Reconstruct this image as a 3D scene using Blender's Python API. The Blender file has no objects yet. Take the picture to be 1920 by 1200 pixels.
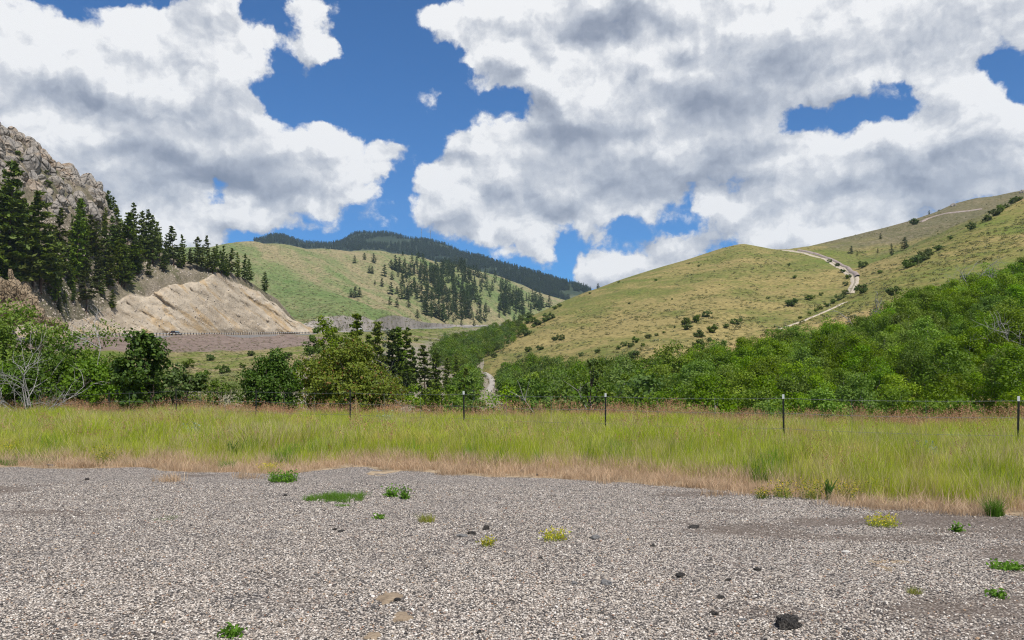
import bpy, bmesh, math, random
import numpy as np
from mathutils import Vector, Matrix
from mathutils.bvhtree import BVHTree

SC = bpy.context.scene
COL = SC.collection
R = math.radians
random.seed(7)
RNG = np.random.default_rng(11)

# ------------------------------------------------------------------ camera
F, CX, HY, EYE = 1493.33, 960.0, 712.0, 1.65      # focal length and horizon in photo pixels, eye height in metres
cam_data = bpy.data.cameras.new('camera')
cam_data.lens = 28.0
cam_data.sensor_width = 36.0
cam_data.shift_y = (HY - 600.0) / 1920.0
cam_data.clip_start = 0.1
cam_data.clip_end = 40000.0
cam = bpy.data.objects.new('camera', cam_data)
COL.objects.link(cam)
cam.location = (0, 0, EYE)
cam.rotation_euler = (R(90), 0, 0)
SC.camera = cam

# ------------------------------------------------------------------ view
SC.view_settings.view_transform = 'Standard'
SC.view_settings.look = 'None'
SC.view_settings.gamma = 1.0
SC.view_settings.exposure = 0.0
SC.render.engine = 'CYCLES'
SC.cycles.max_bounces = 5
SC.cycles.diffuse_bounces = 2
SC.cycles.glossy_bounces = 1
SC.cycles.transmission_bounces = 2
SC.cycles.transparent_max_bounces = 4
SC.cycles.volume_bounces = 0
SC.cycles.filter_width = 1.15
SC.cycles.use_denoising = True
SC.cycles.denoising_prefilter = 'NONE'
SC.cycles.caustics_reflective = False
SC.cycles.caustics_refractive = False

# ------------------------------------------------------------------ sun
SUN_EL, SUN_AZ = 58.0, 150.0     # azimuth clockwise from +Y: behind the camera, to the right
sun_data = bpy.data.lights.new('sun', 'SUN')
sun_data.energy = 5.0
sun_data.angle = R(0.8)
sun_data.color = (1.0, 0.96, 0.89)
sun = bpy.data.objects.new('sun', sun_data)
COL.objects.link(sun)
_d = Vector((math.sin(R(SUN_AZ)) * math.cos(R(SUN_EL)), math.cos(R(SUN_AZ)) * math.cos(R(SUN_EL)), math.sin(R(SUN_EL))))
sun.rotation_euler = (-_d).to_track_quat('-Z', 'Y').to_euler()
sun.location = (0, -20, 60)


# ------------------------------------------------------------------ node helper
def N(nt, kind, ins=None, **attrs):
    n = nt.nodes.new(kind)
    for k, v in attrs.items():
        setattr(n, k, v)
    if ins:
        for k, v in ins.items():
            s = n.inputs[k]
            if isinstance(v, bpy.types.NodeSocket):
                nt.links.new(v, s)
            elif isinstance(v, bpy.types.Node):
                nt.links.new(v.outputs[0], s)
            else:
                s.default_value = v
    return n


def MATH(nt, op, a, b=None, c=None, clamp=False):
    ins = {0: a}
    if b is not None: ins[1] = b
    if c is not None: ins[2] = c
    return N(nt, 'ShaderNodeMath', ins, operation=op, use_clamp=clamp).outputs[0]


def VM(nt, op, a, b=None, c=None, out=0):
    ins = {0: a}
    if b is not None: ins[1] = b
    if c is not None: ins[2] = c
    return N(nt, 'ShaderNodeVectorMath', ins, operation=op).outputs[out]


def SMOOTH(nt, v, lo, hi, tmin=0.0, tmax=1.0):
    return N(nt, 'ShaderNodeMapRange', {0: v, 1: lo, 2: hi, 3: tmin, 4: tmax}, interpolation_type='SMOOTHSTEP').outputs[0]


def MIX(nt, fac, a, b, blend='MIX'):
    n = N(nt, 'ShaderNodeMix', {0: fac}, data_type='RGBA', blend_type=blend)
    for i, v in ((6, a), (7, b)):
        if isinstance(v, bpy.types.NodeSocket):
            nt.links.new(v, n.inputs[i])
        else:
            n.inputs[i].default_value = (*v, 1.0) if len(v) == 3 else v
    return n.outputs[2]


def RAMP(nt, fac, stops, interp='LINEAR'):
    n = N(nt, 'ShaderNodeValToRGB', {0: fac})
    cr = n.color_ramp
    cr.interpolation = interp
    while len(cr.elements) < len(stops):
        cr.elements.new(0.5)
    for e, (p, c) in zip(cr.elements, stops):
        e.position = p
        e.color = (*c, 1.0)
    return n.outputs[0]


def NOISE(nt, vec, scale, detail=4.0, rough=0.55, dist=0.0, out=0, dim='3D'):
    return N(nt, 'ShaderNodeTexNoise', {'Vector': vec, 'Scale': scale, 'Detail': detail, 'Roughness': rough, 'Distortion': dist}, noise_dimensions=dim).outputs[out]
# ------------------------------------------------------------------ world: clear sky with fair-weather cumulus
def build_world():
    w = bpy.data.worlds.new('World')
    SC.world = w
    w.use_nodes = True
    nt = w.node_tree
    nt.nodes.clear()

    # outlines of the cumulus banks and of their grey bases, sampled into a coarse azimuth/elevation table
    BANKS = [
        [(-500, -60), (30, -10), (90, 15), (130, 40), (200, 18), (260, 35), (330, 15), (360, -30), (470, -30), (460, 20), (500, 45), (528, 75), (518, 118), (470, 125),
         (440, 150), (448, 185), (480, 165), (497, 200), (528, 220), (515, 240), (560, 245), (600, 236), (590, 262), (640, 262), (692, 275), (700, 295), (740, 310),
         (712, 340), (700, 368), (665, 372), (650, 410), (560, 425), (480, 435), (420, 450), (300, 470), (-500, 520)],
        [(543, 80), (575, 52), (607, 58), (626, 95), (604, 130), (556, 112)], [(533, 5), (565, -14), (608, 18), (602, 48), (545, 42)],
        [(770, 192), (783, 146), (806, 150), (784, 195)], [(602, 226), (644, 226), (655, 250), (612, 256)], [(716, 278), (775, 281), (750, 314), (720, 304)],
        [(776, 28), (800, 12), (860, 8), (885, -30), (1500, -60), (2400, -60), (2400, 110), (1920, 85), (1880, 110), (1760, 138), (1640, 168), (1610, 195), (1520, 215),
         (1440, 235), (1490, 250), (1520, 236), (1560, 246), (1600, 236), (1700, 208), (1800, 200), (1920, 178), (2400, 150), (2400, 420), (1830, 375), (1700, 392),
         (1600, 398), (1500, 408), (1470, 425), (1400, 424), (1290, 418), (1288, 380), (1312, 352), (1370, 338), (1384, 372), (1416, 344), (1380, 330), (1290, 345),
         (1270, 352), (1262, 388), (1230, 408), (1200, 398), (1110, 437), (1060, 428), (1000, 436), (940, 448), (850, 452), (790, 424), (746, 410), (752, 386), (792, 368),
         (768, 345), (772, 318), (800, 293), (855, 285), (846, 240), (880, 222), (985, 226), (1002, 205), (985, 156), (960, 168), (925, 172), (900, 140), (878, 106),
         (838, 92), (826, 64), (796, 48)],
        [(1735, 160), (1760, 140), (1822, 126), (1876, 160), (1862, 200), (1740, 205)],
        [(1072, 492), (1090, 462), (1140, 452), (1180, 466), (1210, 450), (1262, 432), (1285, 422), (1342, 428), (1370, 458), (1330, 490), (1250, 530), (1090, 545)],
        [(1392, 450), (1430, 428), (1480, 424), (1560, 412), (1620, 396), (1720, 398), (1720, 460), (1400, 490)],
        [(972, 472), (984, 444), (1012, 438), (1034, 460), (1020, 500), (970, 496)], [(700, 408), (730, 404), (735, 428), (702, 428)],
        [(2100, 100), (2300, 150), (2100, 180)],
    ]
    HOLES = [[(1035, 450), (1110, 442), (1190, 410), (1285, 420), (1345, 424), (1285, 430), (1210, 446), (1140, 448), (1078, 470), (1040, 505)], [(400, 336), (450, 336), (430, 390), (410, 388)], [(1205, 395), (1262, 380), (1280, 350), (1300, 345), (1284, 440), (1215, 445)], [(1440, 222), (1560, 196), (1650, 168), (1740, 132), (1738, 205), (1640, 225), (1590, 252), (1545, 252), (1490, 262)],
             [(1372, 338), (1422, 336), (1410, 372), (1388, 380)], [(1862, 120), (1960, 90), (1960, 190), (1872, 196), (1884, 158)], [(930, 175), (960, 165), (990, 152), (1008, 190), (1000, 222), (950, 215)]]
    SHADE = [
        (370, 305, 170, 50, 1.0), (240, 270, 130, 30, .5), (470, 325, 90, 34, .7), (90, 190, 120, 36, .25), (420, 215, 70, 26, .45), (380, 30, 70, 34, .55),
        (1115, 60, 80, 50, 1.0), (1215, 25, 110, 26, .55), (1080, 262, 140, 48, .95), (1370, 215, 130, 56, 1.1), (1290, 160, 110, 46, .5), (1480, 130, 130, 40, .55),
        (1640, 70, 190, 34, .55), (1180, 345, 160, 26, 1.0), (1340, 318, 120, 20, .8), (1060, 390, 100, 16, .5), (1000, 315, 50, 34, .5), (1500, 350, 140, 16, .4),
        (1680, 285, 120, 22, .45), (1760, 350, 190, 32, 1.1), (1620, 390, 110, 16, .5), (560, 345, 80, 14, .35), (900, 400, 70, 16, .35), (1440, 405, 60, 10, .4),
        (300, 400, 120, 18, .3), (1210, 510, 80, 16, .5), (1130, 530, 100, 12, .6), (110, 330, 150, 50, .35), (1850, 340, 120, 40, .4), (480, 190, 30, 16, .4),
    ]
    A0, A1, E0, E1, NC, NR = -36.0, 36.0, 2.0, 27.0, 64, 21
    step = 6.0
    gx, gy = np.meshgrid(np.arange(-500, 2421, step), np.arange(-120, 760, step))

    def inside(poly):
        m = np.zeros(gx.shape, bool)
        q = poly[-1]
        for p in poly:
            if p[1] != q[1]:
                c = ((p[1] > gy) != (q[1] > gy)) & (gx < (q[0] - p[0]) * (gy - p[1]) / (q[1] - p[1]) + p[0])
                m ^= c
            q = p
        return m
    cov = np.zeros(gx.shape)
    for i, p in enumerate(BANKS): cov[inside(p)] = 1.0 if len(p) > 9 else (1.4 if max(q[0] for q in p) - min(q[0] for q in p) > 90 else 1.55)
    for p in HOLES: cov[inside(p)] = 0.0
    ker = np.exp(-(np.arange(-8, 9) ** 2) / (2 * 2.6 ** 2)); ker /= ker.sum()
    cov = np.apply_along_axis(lambda r: np.convolve(np.pad(r, 8, 'edge'), ker, 'valid'), 1, cov)
    cov = np.apply_along_axis(lambda r: np.convolve(np.pad(r, 8, 'edge'), ker, 'valid'), 0, cov)
    shd = np.zeros(gx.shape)
    for (x, y, rx, ry, wt) in SHADE:
        shd += wt * np.exp(-1.35 * (((gx - x) / rx) ** 2 + ((gy - y) / ry) ** 2))
    shd = np.minimum(shd, 1.25) / 1.25

    def table(field):
        az = np.radians(np.linspace(A0, A1, NC)); el = np.radians(np.linspace(E0, E1, NR))
        aa, ee = np.meshgrid(az, el)
        px = CX + F * np.tan(aa); py = HY - F * np.tan(ee) / np.cos(aa)
        i = np.clip(((px + 500) / step), 0, gx.shape[1] - 1.001); j = np.clip((py + 120) / step, 0, gx.shape[0] - 1.001)
        i0 = i.astype(int); j0 = j.astype(int); u = i - i0; v = j - j0
        return ((field[j0, i0] * (1 - u) + field[j0, i0 + 1] * u) * (1 - v) + (field[j0 + 1, i0] * (1 - u) + field[j0 + 1, i0 + 1] * u) * v)
    COV, SHD = table(cov), table(shd)

    def table_group(name, T):
        g = bpy.data.node_groups.new(name, 'ShaderNodeTree')
        g.interface.new_socket('P', in_out='INPUT', socket_type='NodeSocketVector')
        g.interface.new_socket('Value', in_out='OUTPUT', socket_type='NodeSocketFloat')
        gi = N(g, 'NodeGroupInput'); go = N(g, 'NodeGroupOutput')
        g.links.new(fill(g, gi.outputs[0], T), go.inputs[0])
        return g

    def lookup(nt, vec, g):
        n = nt.nodes.new('ShaderNodeGroup'); n.node_tree = g
        nt.links.new(vec, n.inputs[0])
        return n.outputs[0]

    def fill(g, vec, T):
        s = N(g, 'ShaderNodeSeparateXYZ', {0: vec})
        H = NC // 2
        mid = (A0 + A1) / 2 - (A1 - A0) / (NC - 1) / 2      # azimuth of column H-1
        fl = MATH(g, 'MULTIPLY_ADD', s.outputs[0], 1 / R(mid - A0), -R(A0) / R(mid - A0))
        fr = MATH(g, 'MULTIPLY_ADD', s.outputs[0], 1 / R(A1 - mid), -R(mid) / R(A1 - mid))
        row = MATH(g, 'MULTIPLY_ADD', s.outputs[1], (NR - 1) / R(E1 - E0), -R(E0) * (NR - 1) / R(E1 - E0))
        row = MATH(g, 'MINIMUM', MATH(g, 'MAXIMUM', row, 0.0), NR - 1.0)
        rv = N(g, 'ShaderNodeCombineXYZ', {0: row, 1: row, 2: row}).outputs[0]
        acc = 0.0
        for t in range(0, NR, 3):
            w3 = VM(g, 'ABSOLUTE', VM(g, 'SUBTRACT', rv, (t, t + 1, t + 2)))
            w3 = VM(g, 'MAXIMUM', VM(g, 'SUBTRACT', (1, 1, 1), w3), (0, 0, 0))
            w3 = VM(g, 'MULTIPLY', VM(g, 'MULTIPLY', w3, w3), VM(g, 'MULTIPLY_ADD', w3, (-2, -2, -2), (3, 3, 3)))
            c3 = T[t:t + 3].T
            left = RAMP(g, fl, [(i / (H - 1), tuple(c3[i])) for i in range(H)])
            # right ramp has 32 stops from the middle column to the last
            xs = np.linspace(H - 1, NC - 1, 32)
            right = RAMP(g, fr, [(i / 31, tuple(np.interp(xs[i], np.arange(NC), c3[:, q]) for q in range(3))) for i in range(32)])
            both = VM(g, 'SUBTRACT', VM(g, 'ADD', left, right), tuple(c3[H - 1]))
            acc = MATH(g, 'ADD', VM(g, 'DOT_PRODUCT', both, w3, out=1), acc)
        return acc

    G_COV, G_SHD = table_group('cloud_banks', COV), table_group('cloud_bases', SHD)
    tc = N(nt, 'ShaderNodeTexCoord')
    d = VM(nt, 'NORMALIZE', tc.outputs['Generated'])
    sep = N(nt, 'ShaderNodeSeparateXYZ', {0: d})
    az = MATH(nt, 'ARCTAN2', sep.outputs[0], sep.outputs[1])
    el = MATH(nt, 'ARCSINE', sep.outputs[2])
    P = N(nt, 'ShaderNodeCombineXYZ', {0: az, 1: el, 2: 0.0}).outputs[0]
    far = SMOOTH(nt, MATH(nt, 'MAXIMUM', MATH(nt, 'ABSOLUTE', az), MATH(nt, 'MULTIPLY', el, 1.35)), R(35.5), R(46))

    def noise_part(vec):
        n1 = NOISE(nt, VM(nt, 'MULTIPLY', vec, (1, 1.25, 1)), 13.0, 8.0, .62, dim='2D')
        vo = N(nt, 'ShaderNodeTexVoronoi', {'Vector': vec, 'Scale': 22.0, 'Detail': 2.0, 'Roughness': .55, 'Lacunarity': 2.3},
               feature='F1', voronoi_dimensions='2D', normalize=True).outputs['Distance']
        a = MATH(nt, 'MULTIPLY_ADD', n1, 2.0, -1.0)
        return MATH(nt, 'MULTIPLY_ADD', vo, -.60, a)

    def bulk(vec):      # billows a few degrees across
        n1 = NOISE(nt, VM(nt, 'MULTIPLY', vec, (1, 1.35, 1)), 12.0, 3.0, .55, dim='2D')
        vo = N(nt, 'ShaderNodeTexVoronoi', {'Vector': VM(nt, 'MULTIPLY', vec, (1, 1.3, 1)), 'Scale': 20.0, 'Detail': 1.5, 'Roughness': .5},
               feature='F1', voronoi_dimensions='2D', normalize=True).outputs['Distance']
        return MATH(nt, 'MULTIPLY_ADD', vo, -.55, n1)
    wn = VM(nt, 'SUBTRACT', NOISE(nt, P, 13.0, 5.0, .62, out=1, dim='2D'), (.5, .5, .5))
    W = VM(nt, 'MULTIPLY_ADD', wn, (.062, .042, 0), P)
    OFF = VM(nt, 'ADD', W, (.012, .034, 0))
    rb = SMOOTH(nt, NOISE(nt, P, 3.2, 2.0, .5, dim='2D'), .40, .62, 0.0, 1.0)

    def cover(vec):
        c = lookup(nt, vec, G_COV)
        return N(nt, 'ShaderNodeMix', {0: far, 2: c, 3: rb}, data_type='FLOAT').outputs[0]
    c0, c2 = cover(W), cover(OFF)
    wv = VM(nt, 'MULTIPLY_ADD', wn, (.02, .02, 0), P)
    n0 = noise_part(wv)
    n1 = noise_part(VM(nt, 'ADD', wv, (.006, .016, 0)))
    b0, b1 = bulk(W), bulk(VM(nt, 'ADD', W, (.008, .022, 0)))
    d0 = MATH(nt, 'MULTIPLY_ADD', c0, 1.34, n0)
    alpha = SMOOTH(nt, d0, .25, .68)
    relief = MATH(nt, 'SUBTRACT', n0, n1)
    relief2 = MATH(nt, 'SUBTRACT', c0, c2)
    shade = lookup(nt, VM(nt, 'MULTIPLY_ADD', wn, (.055, .035, 0), P), G_SHD)
    rs = SMOOTH(nt, NOISE(nt, P, 4.4, 1.0, .5, dim='2D'), .42, .68, 0.0, .8)
    shade = N(nt, 'ShaderNodeMix', {0: far, 2: shade, 3: rs}, data_type='FLOAT').outputs[0]
    calm = MATH(nt, 'MULTIPLY_ADD', shade, -.30, .50)
    lum = MATH(nt, 'MULTIPLY_ADD', MATH(nt, 'SUBTRACT', b0, b1), .72, .87)
    lum = MATH(nt, 'ADD', MATH(nt, 'MULTIPLY', relief, calm), lum)
    lum = MATH(nt, 'MULTIPLY_ADD', relief2, .30, lum)
    lum = MATH(nt, 'MULTIPLY_ADD', shade, -.60, lum)
    lum = MATH(nt, 'MULTIPLY_ADD', n0, .07, lum, clamp=True)
    ccol = RAMP(nt, lum, [(0.0, (.20, .235, .32)), (.30, (.31, .345, .43)), (.55, (.47, .505, .58)), (.78, (.68, .70, .745)), (1.0, (.95, .95, .955))])
    sky = N(nt, 'ShaderNodeTexSky', sky_type='NISHITA', sun_disc=False, sun_elevation=R(SUN_EL), sun_rotation=R(SUN_AZ),
            altitude=1800.0, air_density=1.0, dust_density=.25, ozone_density=1.6)
    skyc = VM(nt, 'MULTIPLY', sky, (.030, .078, .124))
    mix = MIX(nt, alpha, skyc, ccol)
    bg = N(nt, 'ShaderNodeBackground', {'Color': mix, 'Strength': 1.0})
    N(nt, 'ShaderNodeOutputWorld', {'Surface': bg})
    w.cycles.sampling_method = 'MANUAL'
    w.cycles.sample_map_resolution = 256


build_world()
# ------------------------------------------------------------------ numpy noise
def _hash(ix, iy, iz, seed):
    h = (ix.astype(np.int64) * 374761393 + iy.astype(np.int64) * 668265263 + iz.astype(np.int64) * 2147483647 + seed * 974634777) & 0xFFFFFFFF
    h = ((h ^ (h >> 13)) * 1274126177) & 0xFFFFFFFF
    h = ((h ^ (h >> 16)) * 2246822519) & 0xFFFFFFFF
    return ((h ^ (h >> 15)) & 0xFFFFFF) / float(0xFFFFFF)


def vnoise(x, y, z=None, seed=0):
    x = np.asarray(x, float); y = np.asarray(y, float)
    z = np.zeros_like(x) if z is None else np.asarray(z, float)
    ix, iy, iz = np.floor(x), np.floor(y), np.floor(z)
    fx, fy, fz = x - ix, y - iy, z - iz
    fx, fy, fz = [t * t * t * (t * (t * 6 - 15) + 10) for t in (fx, fy, fz)]
    ix, iy, iz = ix.astype(np.int64), iy.astype(np.int64), iz.astype(np.int64)
    r = 0
    for dz, wz in ((0, 1 - fz), (1, fz)):
        for dy, wy in ((0, 1 - fy), (1, fy)):
            for dx, wx in ((0, 1 - fx), (1, fx)):
                r = r + _hash(ix + dx, iy + dy, iz + dz, seed) * wx * wy * wz
    return r * 2 - 1


def fbm(x, y, z=None, octs=4, rough=.5, seed=0):
    s, a, n = 0, 1.0, 0
    for o in range(octs):
        k = 2.03 ** o
        s = s + a * vnoise(np.asarray(x) * k, np.asarray(y) * k, None if z is None else np.asarray(z) * k, seed + o * 17)
        n += a; a *= rough
    return s / n


def unproj(px, py, D):
    return ((px - CX) / F * D, D, EYE + (HY - py) / F * D)


def project(p):
    return CX + F * p[0] / p[1], HY - F * (p[2] - EYE) / p[1]


# ------------------------------------------------------------------ tagging and mesh helpers
def tag(o, label=None, cat=None, group=None, kind=None):
    if label: o['label'] = label
    if cat: o['category'] = cat
    if group: o['group'] = group
    if kind: o['kind'] = kind
    return o


def mesh_np(name, V, Fc, mat=None, smooth=False):
    V = np.asarray(V, np.float32); Fc = np.asarray(Fc, np.int32)
    me = bpy.data.meshes.new(name)
    k = Fc.shape[1]
    me.vertices.add(len(V)); me.vertices.foreach_set('co', V.ravel())
    me.loops.add(Fc.size); me.loops.foreach_set('vertex_index', Fc.ravel())
    me.polygons.add(len(Fc)); me.polygons.foreach_set('loop_start', np.arange(0, Fc.size, k, dtype=np.int32))
    me.polygons.foreach_set('use_smooth', np.full(len(Fc), smooth))
    if mat is not None: me.materials.append(mat)
    me.update(calc_edges=True)
    return me


def add(name, me, parent=None, loc=(0, 0, 0), rot=(0, 0, 0), scale=(1, 1, 1)):
    o = bpy.data.objects.new(name, me)
    COL.objects.link(o)
    o.location = loc; o.rotation_euler = rot; o.scale = scale
    if parent is not None: o.parent = parent
    return o


def grid_faces(nu, nv):
    i = np.arange(nu * nv).reshape(nv, nu)
    return np.stack([i[:-1, :-1], i[:-1, 1:], i[1:, 1:], i[1:, :-1]], -1).reshape(-1, 4)


# ------------------------------------------------------------------ materials
def new_mat(name):
    m = bpy.data.materials.new(name)
    m.use_nodes = True
    nt = m.node_tree
    nt.nodes.clear()
    return m, nt


def finish(nt, col, rough=.9, bump=None, strength=.5, dist=.1, spec=.2, extra=None):
    ins = {'Base Color': col, 'Roughness': rough, 'Specular IOR Level': spec}
    if isinstance(col, tuple) and len(col) == 3: ins['Base Color'] = (*col, 1)
    if bump is not None:
        ins['Normal'] = N(nt, 'ShaderNodeBump', {'Height': bump, 'Strength': strength, 'Distance': dist}).outputs[0]
    if extra: ins.update(extra)
    b = N(nt, 'ShaderNodeBsdfPrincipled', ins)
    N(nt, 'ShaderNodeOutputMaterial', {'Surface': b.outputs[0]})


def hill_grass(name, green, olive, tan, big=.008, mid=.05, fine=.6, stretch=(1, 1, 1), speck=(.05, .055, .025), speck_amt=.5, axes=None, cover=None):
    m, nt = new_mat(name)
    pos = N(nt, 'ShaderNodeNewGeometry').outputs['Position']
    sp = VM(nt, 'MULTIPLY', pos, stretch)
    if axes:      # streaks that follow the fall line
        sp = N(nt, 'ShaderNodeCombineXYZ', {i: VM(nt, 'DOT_PRODUCT', pos, ax, out=1) for i, ax in enumerate(axes)}).outputs[0]
    a = NOISE(nt, sp, big, 5.0, .6, 1.0)
    b = NOISE(nt, sp, mid, 5.0, .65, .6)
    c = NOISE(nt, pos, fine, 4.0, .7)
    f = MATH(nt, 'MULTIPLY_ADD', b, .55, MATH(nt, 'MULTIPLY', a, .75))
    f = MATH(nt, 'MULTIPLY_ADD', c, .34, f)
    col = RAMP(nt, MATH(nt, 'SUBTRACT', f, .32), [(.30, green), (.47, olive), (.60, tan), (.75, tuple(x * 1.12 for x in tan))])
    if cover:
        col = cover(nt, pos, col)
    sm = SMOOTH(nt, NOISE(nt, pos, fine * .55, 3.0, .6), .60, .70, 0, speck_amt)
    col = MIX(nt, sm, col, speck)
    v = SMOOTH(nt, NOISE(nt, pos, fine * 1.7, 2.0, .6), .30, .70, .74, 1.22)
    col = MIX(nt, 1.0, col, N(nt, 'ShaderNodeCombineColor', {0: v, 1: v, 2: v}).outputs[0], 'MULTIPLY')
    finish(nt, col, .95, NOISE(nt, pos, fine * .9, 4.0, .7), .55, .9, .05)
    return m


def rock_mat(name, c0, c1, c2, scale=.12, streak=None):
    m, nt = new_mat(name)
    pos = N(nt, 'ShaderNodeNewGeometry').outputs['Position']
    sp = VM(nt, 'MULTIPLY', pos, streak or (1, 1, 2.2))
    a = NOISE(nt, sp, scale, 7.0, .62, .8)
    col = RAMP(nt, a, [(.30, c0), (.48, c1), (.64, c2), (.8, tuple(x * .7 for x in c2))])
    crack = N(nt, 'ShaderNodeTexVoronoi', {'Vector': VM(nt, 'MULTIPLY', pos, (1, 1, .6)), 'Scale': scale * 4}, feature='DISTANCE_TO_EDGE').outputs[0]
    ck = SMOOTH(nt, crack, 0.0, .05, .7, 1.0)
    col = MIX(nt, 1.0, col, N(nt, 'ShaderNodeCombineColor', {0: ck, 1: ck, 2: ck}).outputs[0], 'MULTIPLY')
    h = MATH(nt, 'ADD', NOISE(nt, pos, scale * 4, 8.0, .65), MATH(nt, 'MULTIPLY', SMOOTH(nt, crack, 0, .12), .5))
    finish(nt, col, .9, h, .9, 1.2, .15)
    return m


# ------------------------------------------------------------------ lofted terrain: rows of (px, py, distance) survey points
TERRAIN = {}


def SLOPE_ROW(row, us, ker):
    r = np.array(row, float)
    v = (HY - np.interp(us, r[:, 0], r[:, 1])) / F
    return np.convolve(np.pad(v, 12, 'edge'), ker, 'valid')


def loft(name, rows, px0, px1, nu, nv, mat, amp=0.0, wl=30.0, back=(60, 25), smooth=2.0, octs=5, fn=None, vpow=1.0, rough=.5):
    us = np.linspace(px0, px1, nu)
    PY, DD = [], []
    k = np.arange(-12, 13); ker = np.exp(-k ** 2 / (2 * smooth ** 2 + 1e-9)); ker /= ker.sum()
    for r in rows:
        r = np.array(r, float)
        zz = (HY - r[:, 1]) / F * r[:, 2]
        d = np.interp(us, r[:, 0], r[:, 2]); z = np.interp(us, r[:, 0], zz)
        pyv = np.interp(us, r[:, 0], r[:, 1])
        d = np.convolve(np.pad(d, 12, 'edge'), ker, 'valid'); pyv = np.convolve(np.pad(pyv, 12, 'edge'), ker, 'valid')
        PY.append((HY - pyv) / F * d); DD.append(d)
    if back:
        DD.append(DD[-1] + back[0]); PY.append(PY[-1] - back[1])
        DD.append(DD[-1] + back[0] * 2); PY.append(PY[-1] - back[1] * 3)
    Z, D = np.array(PY), np.array(DD)
    m = len(Z)
    # Hermite interpolation with limited slopes down the rows
    def interp(A):
        T = np.zeros_like(A)
        dl = np.diff(A, axis=0)
        for i in range(1, m - 1):
            s = np.where(dl[i - 1] * dl[i] > 0, 2 * dl[i - 1] * dl[i] / (dl[i - 1] + dl[i] + 1e-12), 0)
            T[i] = s
        T[0] = dl[0]; T[-1] = dl[-1]
        t = np.linspace(0, m - 1, nv)
        i = np.minimum(t.astype(int), m - 2); u = (t - i)[:, None]
        h00, h10, h01, h11 = 2 * u**3 - 3 * u**2 + 1, u**3 - 2 * u**2 + u, -2 * u**3 + 3 * u**2, u**3 - u**2
        return h00 * A[i] + h10 * T[i] + h01 * A[i + 1] + h11 * T[i + 1], t
    D, t = interp(D); Z, _ = interp(Z)
    if back:      # keep the skyline where it was surveyed: rounding the crest must not lift it
        crest = len(rows) - 1
        want = SLOPE_ROW(rows[-1], us, ker)
        f = np.clip((t - (crest - 1.1)) / .7, 0, 1); f = (f * f * (3 - 2 * f))[:, None]
        for _ in range(3):
            top = (Z / D).max(axis=0)
            k_ = np.where(top > 1e-4, want / np.maximum(top, 1e-4), 1.0)
            Z = Z * (1 + f * (np.clip(k_, .7, 1.2) - 1)[None, :])
    X = (us[None, :] - CX) / F * D
    Zw = Z + EYE
    tt = np.repeat(t[:, None], nu, 1)
    if amp:
        Zw = Zw + amp * fbm(X / wl, D / wl, Zw / wl * .6, octs, rough, seed=len(name))
    pts = [X, D, Zw]
    if fn: pts = fn(*pts, tt, us)
    V = np.stack(pts, -1).reshape(-1, 3)
    Fc = grid_faces(nu, nv)
    me = mesh_np(name, V, Fc, mat, True)
    at = me.attributes.new('zone', 'FLOAT', 'POINT')
    at.data.foreach_set('value', tt.ravel().astype(np.float32))
    o = add(name, me)
    o['kind'] = 'structure'
    TERRAIN[name] = (V, Fc)
    return o


# base sheet: the bench the camera stands on, the creek valley below it, flat land out to the horizon
def bench_edge(x):
    return 26.5 - .32 * np.clip(x, -30, 14) + .8 * np.sin(x * .35) + .5 * np.sin(x * .9 + 1)


PROF_D = [-20000, -60, 0, 1, 6, 14, 26, 42, 60, 110, 180, 270, 370, 570, 820, 1100, 1600, 3000, 20000]
PROF_Z = [0, 0, 0, -.05, -.9, -3.2, -6.2, -8.5, -8.5, -7.5, -4.5, -1.5, 6, 25, 50, 40, -20, -60, -80]


def base_z(x, y):
    d = np.asarray(y) - bench_edge(np.asarray(x))
    z = np.interp(d, PROF_D, PROF_Z)
    z = z + np.clip((d - 2) / 30, 0, 1) * .9 * fbm(np.asarray(x) / 14, np.asarray(y) / 14, octs=4, seed=5)
    flat = np.clip((-d) / 4, 0, 1)
    return z + .05 * fbm(np.asarray(x) / 3.0, np.asarray(y) / 3.0, octs=3, seed=9) * flat * np.clip((np.asarray(y) - 12) / 4, 0, 1)


def build_base(mat):
    ys = np.concatenate([[-12000, -4000, -1500, -500, -150, -60, -25, -10], np.linspace(-5, 60, 120), np.geomspace(60.8, 1500, 110), np.geomspace(1600, 15000, 24)])
    xs = np.concatenate([-np.geomspace(60, 15000, 40)[::-1], np.linspace(-58, 58, 150), np.geomspace(60, 15000, 40)])
    X, Y = np.meshgrid(xs, ys)
    Z = base_z(X, Y)
    V = np.stack([X, Y, Z], -1).reshape(-1, 3)
    Fc = grid_faces(len(xs), len(ys))
    me = mesh_np('valley_ground', V, Fc, mat, True)
    o = add('valley_ground', me); o['kind'] = 'structure'
    TERRAIN['valley_ground'] = (V, Fc)
    return o


M = {}


def ridge_cover(nt, pos, col):
    s = N(nt, 'ShaderNodeSeparateXYZ', {0: pos})
    n = NOISE(nt, pos, .03, 5.0, .65)
    up = SMOOTH(nt, MATH(nt, 'MULTIPLY_ADD', n, 60.0, s.outputs[2]), 108.0, 135.0)
    rt = SMOOTH(nt, MATH(nt, 'MULTIPLY_ADD', n, 60.0, s.outputs[0]), 238.0, 262.0)
    stony = RAMP(nt, NOISE(nt, pos, .35, 5.0, .7), [(.3, (.075, .08, .035)), (.5, (.15, .13, .075)), (.7, (.25, .205, .15))])
    return MIX(nt, MATH(nt, 'MULTIPLY', MATH(nt, 'MULTIPLY', up, rt), .85), col, stony)


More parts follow.
